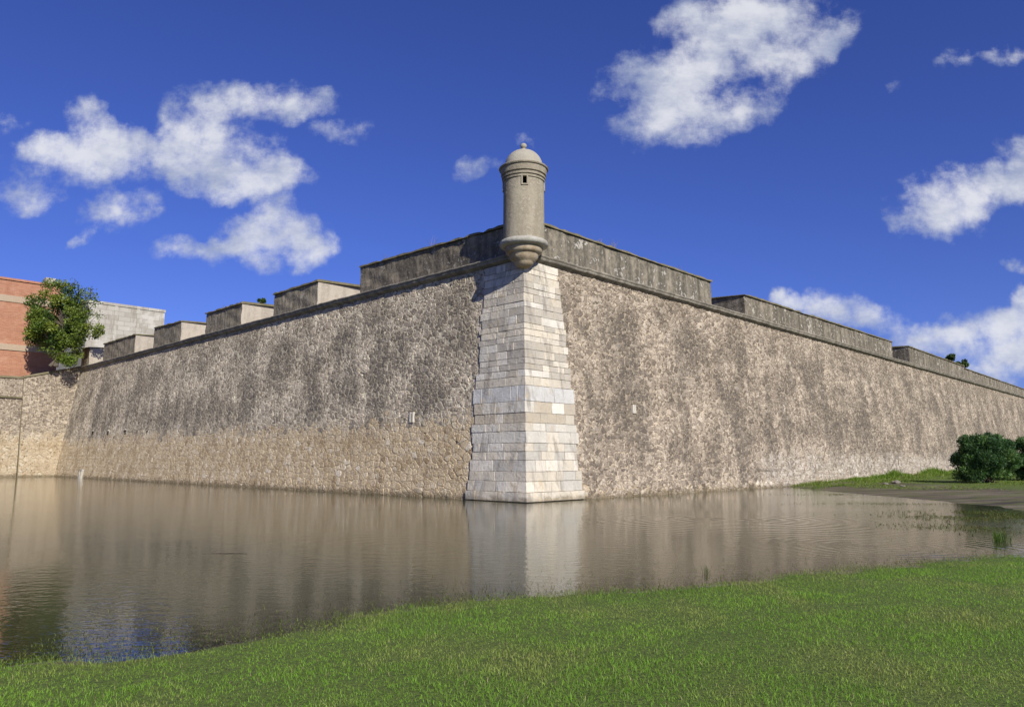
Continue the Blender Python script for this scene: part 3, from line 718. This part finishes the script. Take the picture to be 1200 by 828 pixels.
def fbm(x, y, s):
    r_ = np.random.default_rng(s); v = 0; a = 1; f = 1; tot = 0
    for o in range(5):
        for _ in range(3):
            th, ph = r_.uniform(0, 6.28, 2); v = v+a*np.sin((x*math.cos(th)+y*math.sin(th))*f+ph)/3
        tot += a; a *= .62; f *= 1.9
    return v/tot
def lawn_points(n, x0, x1, y0, y1, power=1.0):
    x = rng.uniform(x0, x1, n); y = y0+(y1-y0)*rng.uniform(0, 1, n)**power
    return x, y
def lawncol(x, y, n):
    t = fbm(x*1.3, y*1.3, 5)[:, None]; d = fbm(x*2.6, y*2.6, 9)[:, None]
    g1, g2, yel = np.array([.175, .345, .032]), np.array([.255, .445, .048]), np.array([.40, .41, .12])
    c = g1+(g2-g1)*np.clip(.5+t*1.3, 0, 1)
    c = c+(yel-c)*np.clip(d*1.6+.02, 0, .65)
    c = c*rng.uniform(.68, 1.28, (n, 1))
    straw = rng.uniform(0, 1, n) < .03+.09*np.clip(d[:, 0]*2, 0, 1); c[straw] = np.array([.42, .36, .19])*rng.uniform(.7, 1.2, (straw.sum(), 1))
    return c
Vs, Ts, Cs, off = [], [], [], 0
def add(V, T, CO):
    global off
    Vs.append(V); Ts.append(T+off); Cs.append(CO); off += len(V)
for (n, x0, x1, y0, y1, pw_) in ((680000, -9, 13, 3.2, 16.0, 1.55), (50000, 13, 24, 9, 18, 1)):
    x, y = lawn_points(n, x0, x1, y0, y1, pw_)
    k = np.abs(x) < np.maximum(6.5, y*1.05+2); x, y = x[k], y[k]; n = len(x); z, s = ground_z(x, y)
    # thins out raggedly where the lawn dips under water
    keep = s+.55*fbm(x*2.2, y*2.2, 21) > rng.uniform(-1.15, .35, n)
    x, y, z, s = x[keep], y[keep], z[keep], s[keep]; n = len(x)
    h = rng.uniform(.022, .058, n)*np.clip(.85+.5*fbm(x*1.6, y*1.6, 3)+.45*fbm(x*6, y*6, 13), .4, 1.7)
    h = np.where(s < .25, h*rng.uniform(.8, 1.5, n), h)
    h = np.where(rng.uniform(0, 1, n) < .006, h*1.9, h)
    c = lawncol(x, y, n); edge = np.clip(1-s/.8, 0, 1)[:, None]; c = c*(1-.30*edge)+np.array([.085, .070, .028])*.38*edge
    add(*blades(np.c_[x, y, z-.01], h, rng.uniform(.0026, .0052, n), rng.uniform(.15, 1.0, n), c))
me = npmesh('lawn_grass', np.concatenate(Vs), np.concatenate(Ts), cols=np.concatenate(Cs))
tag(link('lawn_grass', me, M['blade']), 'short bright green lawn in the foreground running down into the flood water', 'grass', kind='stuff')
# bank: grass strip along the foot of the right face, and rough grass round the bushes
Vs, Ts, Cs, off = [], [], [], 0
def strip(n, u0, u1, d0, d1, hmin, hmax, seed, thr):
    u = rng.uniform(u0, u1, n); d = d0+(d1-d0)*rng.uniform(0, 1, n)**1.5
    P = C0+R2*u[:, None]-nR*d[:, None]; x, y = P[:, 0], P[:, 1]; z, s = ground_z(x, y)
    f = fbm(x*.8, y*.8, seed); k = (s > .15) & (f > thr); x, y, z, f = x[k], y[k], z[k], f[k]; m_ = len(x)
    h = rng.uniform(hmin, hmax, m_)*np.clip(.7+1.3*f, .3, 2.0)
    c = np.array([.15, .23, .03])*rng.uniform(.6, 1.35, (m_, 1)); st = rng.uniform(0, 1, m_) < .14; c[st] = np.array([.26, .22, .11])
    add(*blades(np.c_[x, y, z-.02], h, rng.uniform(.02, .04, m_), rng.uniform(.1, .8, m_), c))
strip(16000, uw-1, 120, .1, 3.2, .15, .42, 31, -.35); strip(16000, uw+2, 110, 2.5, 11, .04, .12, 33, -.12); strip(60000, uw-1, uw+55, 2.5, 20, .04, .12, 35, -.08)
for px, r_, h_, n in ((1031, 1.0, .8, 700), (1078, 1.5, .85, 1100), (1105, 1.3, .6, 700), (985, .8, .4, 400), (1012, .9, .5, 400)):   # taller tussocks against the wall
    u = (azi(px)*C0[1]-C0[0])/(R2[0]-azi(px)*R2[1]); c_ = C0+R2*u-nR*1.0
    q = rng.normal(0, r_*.5, (n, 2)); x, y = c_[0]+q[:, 0], c_[1]+q[:, 1]; z, s = ground_z(x, y)
    h = h_*rng.uniform(.5, 1.1, n)*np.exp(-(q**2).sum(1)/(r_*r_)); c = np.array([.17, .27, .035])*rng.uniform(.6, 1.3, (n, 1))
    add(*blades(np.c_[x, y, z-.02], h, rng.uniform(.025, .045, n), rng.uniform(.1, .7, n), c))
me = npmesh('bank_grass', np.concatenate(Vs), np.concatenate(Ts), cols=np.concatenate(Cs))
tag(link('bank_grass', me, M['blade']), 'rough grass along the foot of the right wall face behind the mud bank', 'grass', kind='stuff')
# flooded grass standing in the shallows on the right
Vs, Ts, Cs, off = [], [], [], 0
for (px, py, rx, ry, n) in ((1168, 606, 2.6, 1.6, 4500), (1195, 618, 2.6, 1.3, 3600), (1140, 600, 2.0, 1.0, 1500), (960, 579, 2.0, .8, 700), (1040, 590, 3.0, .8, 700)):
    c_ = gnd(px, py); q = rng.normal(0, .55, (n, 2))*np.array([rx, ry]); x, y = c_[0]+q[:, 0], c_[1]+q[:, 1]
    k = fbm(x*1.9, y*1.9, 41) > -.1; x, y = x[k], y[k]; n = len(x); h = rng.uniform(.01, .07, n)
    c = np.array([.085, .125, .020])*rng.uniform(.5, 1.3, (n, 1)); st = rng.uniform(0, 1, n) < .3; c[st] = np.array([.15, .12, .05])
    add(*blades(np.c_[x, y, np.full(n, -.03)], h+.03, rng.uniform(.010, .02, n), rng.uniform(.3, 1.4, n), c))
fx = np.array(fw)
for kk in range(7000):                                              # stray stems along the near water's edge
    a = rng.integers(0, len(fx)-1); t = rng.uniform(); p = fx[a]*(1-t)+fx[a+1]*t; dd = rng.exponential(.50)
    Vb, Tb, Cb = blades(np.array([[p[0]-.12*dd, p[1]+dd, -.02]]), np.array([rng.uniform(.025, .065)]), np.array([rng.uniform(.004, .008)]), np.array([rng.uniform(.2, 1.3)]),
                        np.array([[.13, .155, .035]])*rng.uniform(.6, 1.4))
    add(Vb, Tb, Cb)
me = npmesh('flooded_grass', np.concatenate(Vs), np.concatenate(Ts), cols=np.concatenate(Cs))
tag(link('flooded_grass', me, M['blade']), 'sparse half-drowned grass standing in the shallow flood water', 'grass', kind='stuff')
def clump(name, P, n, r, h, w, col, label, cat, m, group=None, spread=.5):
    root_z = P[2]; q = rng.normal(0, r*.5, (n, 2)); x, y = q[:, 0], q[:, 1]
    V, T, CO = blades(np.c_[x, y, np.zeros(n)], rng.uniform(.5, 1.0, n)*h, np.full(n, w)*rng.uniform(.7, 1.3, n), rng.uniform(.05, spread, n), np.array(col)*rng.uniform(.6, 1.3, (n, 1)))
    o = link(name, npmesh(name, V, T, cols=CO), m); o.location = Vector(P); return tag(o, label, cat, group)
clump('grass_clump', gnd(1172, 634)-np.array([0, 0, .03]), 70, .16, .32, .014, (.085, .15, .02), 'dark green grass clump standing alone in the water off the lawn at right', 'grass clump', M['blade'])
clump('grass_clump', gnd(828, 672)-np.array([0, 0, .03]), 14, .05, .22, .008, (.10, .13, .03), 'few thin stems sticking out of the water in front of the lawn, right of centre', 'grass clump', M['blade'])
# dry weeds rooted on top of the parapets
gw = 'dry weeds on the parapets'
for side, px, h, n, lab in (('L', 452, .5, 12, 'dry weed near the far end of the blackened parapet left of the turret'), ('L', 507, .8, 16, 'tallest dry weed on the blackened parapet left of the turret'),
                            ('R', 702, .55, 16, 'dry weed on the right parapet, closest to the turret'), ('R', 720, .75, 20, 'tall dry weed on the right parapet, second from the turret'),
                            ('R', 797, .5, 16, 'low dry weed near the far end of the right parapet'), ('R', 1022, .7, 14, 'dry weed on the second parapet block to the right'),
                            ('L', 297, .5, 8, 'dry weed on the merlon second from the long left parapet')):
    u = u_top(side, px, .3)
    zz = {'L': lambda: top_z('L', 575, 269)+(top_z('L', 424, 311)-top_z('L', 575, 269))*(u/uA), 'R': lambda: top_z('R', 660, 269)+(top_z('R', 832, 328)-top_z('R', 660, 269))*(u/uB)}[side]()
    if px > 850: zz = top_z('R', 960, 371.5)
    if px < 300: u = u_top('L', 262, .3); zz = top_z('L', 262, 360)
    P = PT(side, u, zz-.03, .3)
    clump('dry_weed', P, n, .10, h, .010, (.36, .27, .17), lab, 'weed', M['dry'], gw, 1.3)

# ------------------------------------------------------------------ foliage
def leaves(Cn, n, size, aspect, cols, up=.5, outw=None):
    """n leaf-sized diamonds per clump; Cn list of (centre, radii)."""
    Vl, Cl = [], []
    for (c, r, cnt) in Cn:
        d = rng.normal(0, 1, (cnt, 3)); d /= np.linalg.norm(d, axis=1)[:, None]
        rad = rng.uniform(0, 1, (cnt, 1))**.42
        P = np.array(c)+d*rad*np.array(r)
        ax_ = d*.75+rng.normal(0, .55, (cnt, 3))+np.array([0, 0, up]); ax_ /= np.linalg.norm(ax_, axis=1)[:, None]
        sd = np.cross(ax_, rng.normal(0, 1, (cnt, 3))); sd /= np.linalg.norm(sd, axis=1)[:, None]
        ln = size*rng.uniform(.6, 1.3, (cnt, 1)); wd = ln*aspect
        Vl.append(np.stack([P-ax_*ln*.5, P+sd*wd*.5, P+ax_*ln*.5, P-sd*wd*.5], 1).reshape(-1, 3))
        base = np.array(cols[rng.integers(0, len(cols))])
        Cl.append(np.repeat(base*rng.uniform(.6, 1.4, (cnt, 1)), 4, 0))
    V = np.concatenate(Vl); q = np.arange(len(V)).reshape(-1, 4); return V, q, np.concatenate(Cl)
def tree():
    Y0 = 72.6; base = atY(63, 432, Y0); base[2] = ZH-.2; s = Y0/(F/math.cos(PIT))
    root = empty('evergreen_tree', base, 'bushy evergreen tree with a thin bare top beside the brick building', 'tree')
    lob = [(65, 372, 33, 34, 38, 1), (38, 384, 17, 28, 16, 1), (72, 412, 22, 22, 18, 1), (104, 391, 17, 15, 9, .9), (59, 342, 20, 17, 9, .9), (86, 372, 18, 22, 9, .8),
           (34, 360, 8, 12, 3, .7), (97, 352, 16, 18, 7, .16), (84, 333, 15, 12, 5, .28), (112, 360, 9, 14, 3, .12)]
    lob = [(66+(x-64)*.9+3, 376+(y-376)*.93, rx*.88, ry*.9, k, d) for x, y, rx, ry, k, d in lob]
    cl = []; tips = []
    for px, py, rx, ry, k, dens in lob:
        for _ in range(k):
            a = rng.normal(0, 1, 3); a /= np.linalg.norm(a); a *= rng.uniform(.35, 1)**.6
            c = atY(px+a[0]*rx, py+a[1]*ry, Y0)+np.array([0, a[2]*rx*s*.9, 0]); r = rng.uniform(.38, .95)
            cl.append((c-base, (r, r, r*.9), int(430*dens*r*r+14))); tips.append(c-base)
    bmT = bmesh.new(); hub = []
    for k in range(4):                                              # several stems from one stool
        e = np.array([rng.uniform(-1.2, 1.2)+.3, rng.uniform(-.8, .8), rng.uniform(2.6, 4.2)]); st = np.array([k*.18-.3, rng.uniform(-.2, .2), 0])
        pts = [st, st+(e-st)*.35+rng.normal(0, .12, 3), st+(e-st)*.7+rng.normal(0, .12, 3), e]
        tube(bmT, pts, [.17, .13, .10, .075], 8); hub += pts[1:]
    hub = np.array(hub)
    link('trunk', bmmesh('trunk', bmT), M['bark'], root, True).location = base
    bmB = bmesh.new()
    for t in tips:
        h_ = hub[np.argmin(((hub-t)**2).sum(1)+ (hub[:, 2] > t[2])*6)]; mid = (h_+t)/2+rng.normal(0, .2, 3)+np.array([0, 0, -.1])
        tube(bmB, [h_, mid, t], [.055, .035, .012], 5)
        for _ in range(4 if t[0] < 1.6 else 9): tube(bmB, [t, t+rng.normal(0, .3, 3)+np.array([0, 0, .25])], [.014, .005], 4)
    for o_ in root.children: o_.location = (0, 0, 0); o_.matrix_parent_inverse = Matrix.Identity(4)
    b = link('limbs', bmmesh('limbs', bmB), M['bark'], root, True); b.matrix_parent_inverse = Matrix.Identity(4)
    V, q, cc = leaves(cl, 0, .24, .5, [(.085, .14, .02), (.14, .20, .028), (.20, .24, .035), (.14, .19, .028), (.055, .10, .022), (.12, .17, .024)])
    o = link('crown', npmesh('crown', V, q, cols=cc), M['leaf'], root); o.matrix_parent_inverse = Matrix.Identity(4)
tree()
def bush(px0, px1, pyt, pyb, Yd, label, n=34, seed=1):
    global rng
    rng = np.random.default_rng(seed)
    cxp = (px0+px1)/2; b = atY(cxp, pyb, Yd); z, _ = ground_z(np.array([b[0]]), np.array([b[1]])); b[2] = z[0]-.03
    w = (px1-px0)/2*Yd/(F/math.cos(PIT)); H = atY(cxp, pyt, Yd)[2]-b[2]
    root = empty('oleander_bush', b, label, 'bush', 'dark bushes on the mud bank')
    cl = []; bmS = bmesh.new()
    for k in range(n):
        th = rng.uniform(0, 6.283); f = rng.uniform(.0, 1)**.5; zz = rng.uniform(.12, 1)
        env = math.sqrt(max(.05, 1-((zz-.45)/.62)**2)); c = np.array([math.cos(th)*f*w*.86*env, math.sin(th)*f*w*.86*env, zz*H*.9])
        r = rng.uniform(.3, .52); cl.append((c, (r, r, r*.95), 420))
        if k % 2 == 0: tube(bmS, [np.array([rng.normal(0, .15), rng.normal(0, .15), 0]), c*np.array([.5, .5, .55]), c], [.03, .022, .01], 5)
    V, q, cc = leaves(cl, 0, .20, .26, [(.050, .105, .036), (.075, .145, .045), (.11, .19, .058), (.060, .12, .042)], .55)
    k = (V[:, 2] > .03)[q].all(1); q = q[k]
    o = link('foliage', npmesh('foliage', V, q, cols=cc), M['bushleaf'], root); o.matrix_parent_inverse = Matrix.Identity(4)
    o = link('stems', bmmesh('stems', bmS), M['bark'], root, True); o.matrix_parent_inverse = Matrix.Identity(4)
bush(1121, 1192, 506, 567, 46, 'rounded dark green bush in full view on the mud bank, nearer the water', 105, 11)
bush(1166, 1250, 512, 563, 50, 'dark green bush half hidden behind the rounded one and cut by the picture edge', 100, 12)
rng = np.random.default_rng(99)
# small shrubs showing over the parapets
def shrub(px, py, rpx, Yd, label, zfoot, n=7):
    c = atY(px, py, Yd); r = rpx*Yd/(F/math.cos(PIT)); b = np.array([c[0], c[1], zfoot]); root = empty('shrub', b, label, 'shrub')
    cl = [(c-b+rng.normal(0, 1, 3)*r*.45*np.array([1, 1, .55]), (r*.45, r*.45, r*.4), 200) for _ in range(n)]
    V, q, cc = leaves(cl, 0, .22, .45, [(.05, .09, .02), (.075, .12, .025), (.035, .065, .02)])
    o = link('foliage', npmesh('foliage', V, q, cols=cc), M['leaf'], root); o.matrix_parent_inverse = Matrix.Identity(4)
    bm = bmesh.new()
    for cc_ in cl: tube(bm, [np.zeros(3), (c-b)*.6, cc_[0]], [.08, .05, .02], 5)
    o = link('stems', bmmesh('stems', bm), M['bark'], root, True); o.matrix_parent_inverse = Matrix.Identity(4)
yq = lambda px, d: PT('R', u_top('R', px), 0, d)[1]
shrub(1110, 421, 8, yq(1110, 8), 'left one of two small green shrubs peeking over the far right parapet', ZT)
shrub(1130, 426, 7.5, yq(1130, 8)+1, 'right one of two small green shrubs peeking over the far right parapet', ZT)
shrub(306, 353, 4.5, PT('L', u_top('L', 306), 0, 7)[1], 'tiny shrub peeking between two merlons on the left', ZT, 4)

# ------------------------------------------------------------------ small things in and by the water
def spout():
    u, z = on_wall('L', 96.5, 551); P = PW('L', u, 0, 0); root = empty('drain_outlet', P, 'white stone drain outlet with a dark hole, at the waterline of the left wall', 'drain')
    bm = bmesh.new()
    def box(u0, u1, z0, z1, d0, d1):
        hexa(bm, [PW('L', u+a, b_, d_) for b_ in (z0, z1) for a, d_ in ((u0, d0), (u1, d0), (u1, d1), (u0, d1))])
    box(-.32, -.16, -.3, .62, -.16, .3); box(.2, .36, -.3, .62, -.16, .3); box(-.16, .2, -.3, .28, -.2, .3); box(-.34, .38, .62, .76, -.14, .3)
    link('surround', bmmesh('surround', bm), M['concrete_plain'], root)
    bm = bmesh.new(); box(-.158, .198, .282, .618, -.02, .28); link('opening', bmmesh('opening', bm), M['dark'], root)
spout()
def twig():
    bm = bmesh.new(); tube(bm, [(-.36, .02, .0), (-.1, 0, .012), (.15, .02, .006), (.34, -.03, .012)], [.008, .011, .009, .004], 6); tube(bm, [(.0, .0, .012), (.12, .12, .03)], [.008, .003], 5)
    o = link('floating_twig', bmmesh('floating_twig', bm), M['bark'], None, True); o.location = gnd(268, 648); tag(o, 'thin dark twig floating on the brown water left of centre', 'twig')
twig()
def rocks():
    k = 0
    for px, py, r in ((1050, 566, .26), (1038, 567, .16), (1058, 569, .14)):
        P = gnd(px, py, .2); bm = bmesh.new(); bmesh.ops.create_icosphere(bm, subdivisions=3, radius=r)
        for v in bm.verts: v.co *= 1+.22*math.sin(v.co.x*14+k)*math.cos(v.co.y*11)+.1*math.sin(v.co.z*23); v.co.z *= .6
        o = link('rock', bmmesh('rock', bm), M['cordon'], None, True); z, _ = ground_z(P[:1], P[1:2]); o.location = (P[0], P[1], z[0]+r*.2); k += 2
        tag(o, ('largest brown stone on the mud bank below the right wall', 'small stone just left of the largest one on the mud bank', 'small stone in front of the largest one on the mud bank')[k//2-1], 'stone')
rocks()

# ------------------------------------------------------------------ sky, sun, clouds
SUN_EL = R(33); sdir = unit([.462, -.887])                            # toward the sun, on the ground
world = bpy.data.worlds.new('World'); bpy.context.scene.world = world; g = G(world)
sky = g.n('TexSky', sky_type='NISHITA'); sky.sun_disc = False; sky.sun_elevation = SUN_EL; sky.sun_rotation = math.atan2(sdir[0], sdir[1])
sky.altitude = 200; sky.air_density = 1.0; sky.dust_density = .3; sky.ozone_density = 3.5
skyc = g.mix(1.0, sky.outputs[0], (.375, .44, .95), 'MULTIPLY')
dirv = g.n('TexCoord').outputs['Generated']; sp = g.n('SeparateXYZ', {0: dirv})
yy = g.m('MAXIMUM', sp.outputs[1], .05)
pv = g.n('CombineXYZ', {0: g.m('DIVIDE', sp.outputs[0], yy), 1: g.m('DIVIDE', sp.outputs[2], yy)}).outputs[0]     # gnomonic sky coordinates, north-up
w1 = g.vm('SCALE', g.vm('SUBTRACT', g.noise(pv, 6, 4, .6, out=1), (.5, .5, .5)), .085)
w2 = g.vm('SCALE', g.vm('SUBTRACT', g.noise(pv, 24, 5, .62, out=1), (.5, .5, .5)), .030)
pw = g.vm('ADD', g.vm('ADD', pv, w1), w2)
def sc_(px, py):
    r = ray(px, py); return r[0]/r[1], r[2]/r[1]
CL = [(98, 180, 92, 38, 4, 1.05), (48, 172, 34, 22, 0, .6), (140, 170, 38, 26, 0, .7), (95, 132, 26, 24, 0, .7), (35, 232, 40, 24, 0, .65), (140, 240, 55, 26, 12, .62), (92, 276, 20, 9, 30, .45), (12, 140, 30, 22, 30, .35),
      (245, 128, 55, 36, 20, .9), (318, 112, 80, 28, 0, .95), (262, 184, 86, 46, -8, 1.3), (330, 205, 46, 22, -4, .75), (292, 220, 48, 20, -14, .6), (400, 150, 40, 18, 0, .32), (212, 165, 40, 34, 0, .4),
      (328, 280, 64, 44, -8, 1.5), (372, 300, 24, 34, -40, .7), (282, 296, 50, 22, 14, .7), (212, 296, 36, 20, 0, .62),
      (780, 112, 78, 52, 40, 1.15), (840, 66, 95, 44, 38, 1.05), (890, 12, 85, 36, 22, 1.0), (930, 58, 75, 34, 36, 1.0), (860, 135, 66, 26, 18, .75), (975, 30, 40, 28, 45, .8), (735, 78, 60, 22, 35, .42), (800, 10, 40, 26, 40, .55),
      (1102, 246, 62, 46, 14, 1.15), (1150, 222, 56, 34, 34, .8), (1195, 195, 46, 44, 30, 1.1), (1060, 262, 28, 16, 0, .45),
      (560, 205, 42, 16, 25, .5), (616, 168, 18, 14, 0, .4), (1128, 71, 22, 12, 0, .6), (1180, 66, 26, 15, 0, .68), (1050, 97, 18, 10, 30, .3), (1198, 310, 22, 14, 0, .7),
      (950, 360, 56, 22, -6, .95), (1010, 376, 60, 20, -4, .75), (930, 352, 30, 12, 0, .6),
      (1092, 404, 56, 24, 0, 1.1), (1150, 388, 50, 26, 8, 1.0), (1200, 392, 46, 40, 10, 1.1), (1260, 380, 80, 60, 0, 1.3), (1196, 353, 24, 18, 0, .8), (1180, 432, 90, 26, 0, .9),
      (1360, 330, 120, 60, 10, 1.1), (-160, 240, 120, 60, 5, 1.0), (-240, 90, 130, 50, 10, 1.0), (1420, 120, 120, 60, 20, 1.0)]
S0 = 1/(F/math.cos(PIT)); tot = None; lowtot = None
for px, py, rx, ry, rot, wgt in CL:
    cx, cz_ = sc_(px, py); k = S0*1.14/ (math.cos(math.atan(abs(cz_)))**1.0)
    mp = g.n('Mapping', {'Vector': pw, 'Location': (cx, cz_, 0), 'Rotation': (0, 0, R(rot)), 'Scale': (rx*k, ry*k, 1)}, vector_type='TEXTURE').outputs[0]
    v = g.n('TexGradient', {0: mp}, gradient_type='SPHERICAL').outputs['Fac']
    v = g.m('MULTIPLY', v, wgt*(1.22 if wgt < .72 else 1.0)); tot = v if tot is None else g.m('ADD', tot, v)
tot = g.m('SUBTRACT', 1.0, g.m('POWER', 2.718, g.m('MULTIPLY', tot, -1.5)))
det = g.m('ADD', g.m('MULTIPLY', g.noise(pv, 20, 11, .68), .9), g.m('MULTIPLY', g.noise(pv, 5, 4, .5), .5))
dens = g.rng(g.m('ADD', tot, g.m('MULTIPLY', g.m('SUBTRACT', det, .68), 1.9)), .14, 1.02)
dens = g.m('MULTIPLY', dens, g.rng(tot, .0, .18))
cshade = g.rng(g.m('ADD', g.m('MULTIPLY', tot, .35), g.m('MULTIPLY', g.noise(g.vm('MULTIPLY', pv, (1, 1.6, 1)), 9, 7, .62), 1.5)), .66, 1.22)
ccol = g.mix(cshade, (3.2, 3.7, 5.1), (7.0, 7.1, 7.5))
allc = g.mix(g.m('MULTIPLY', dens, .9), skyc, ccol)
bg = g.n('Background', {0: allc, 1: .10}); wo = g.n('OutputWorld', {0: bg.outputs[0]})
sun = bpy.data.lights.new('sun', 'SUN'); sun.energy = 5.0; sun.angle = R(.53); sun.color = (1, .96, .86)
so = bpy.data.objects.new('sun', sun); C.objects.link(so)
so.rotation_euler = Vector((-sdir[0]*math.cos(SUN_EL), -sdir[1]*math.cos(SUN_EL), -math.sin(SUN_EL))).to_track_quat('-Z', 'Y').to_euler()

# ------------------------------------------------------------------ camera and render settings
cam = bpy.data.cameras.new('camera'); cam.sensor_width = 36; cam.lens = F/1200*36; cam.clip_start = .05; cam.clip_end = 8000
co = bpy.data.objects.new('camera', cam); C.objects.link(co); co.location = (0, 0, CAMZ); co.rotation_euler = (R(90)+PIT, 0, 0)
sc = bpy.context.scene; sc.camera = co
vs = sc.view_settings; vs.view_transform = 'Standard'; vs.look = 'None'; vs.exposure = 0.2; vs.gamma = 1.0; vs.use_curve_mapping = False
sc.cycles.max_bounces = 6; sc.cycles.transparent_max_bounces = 8
try: sc.cycles.use_denoising = True
except Exception: pass
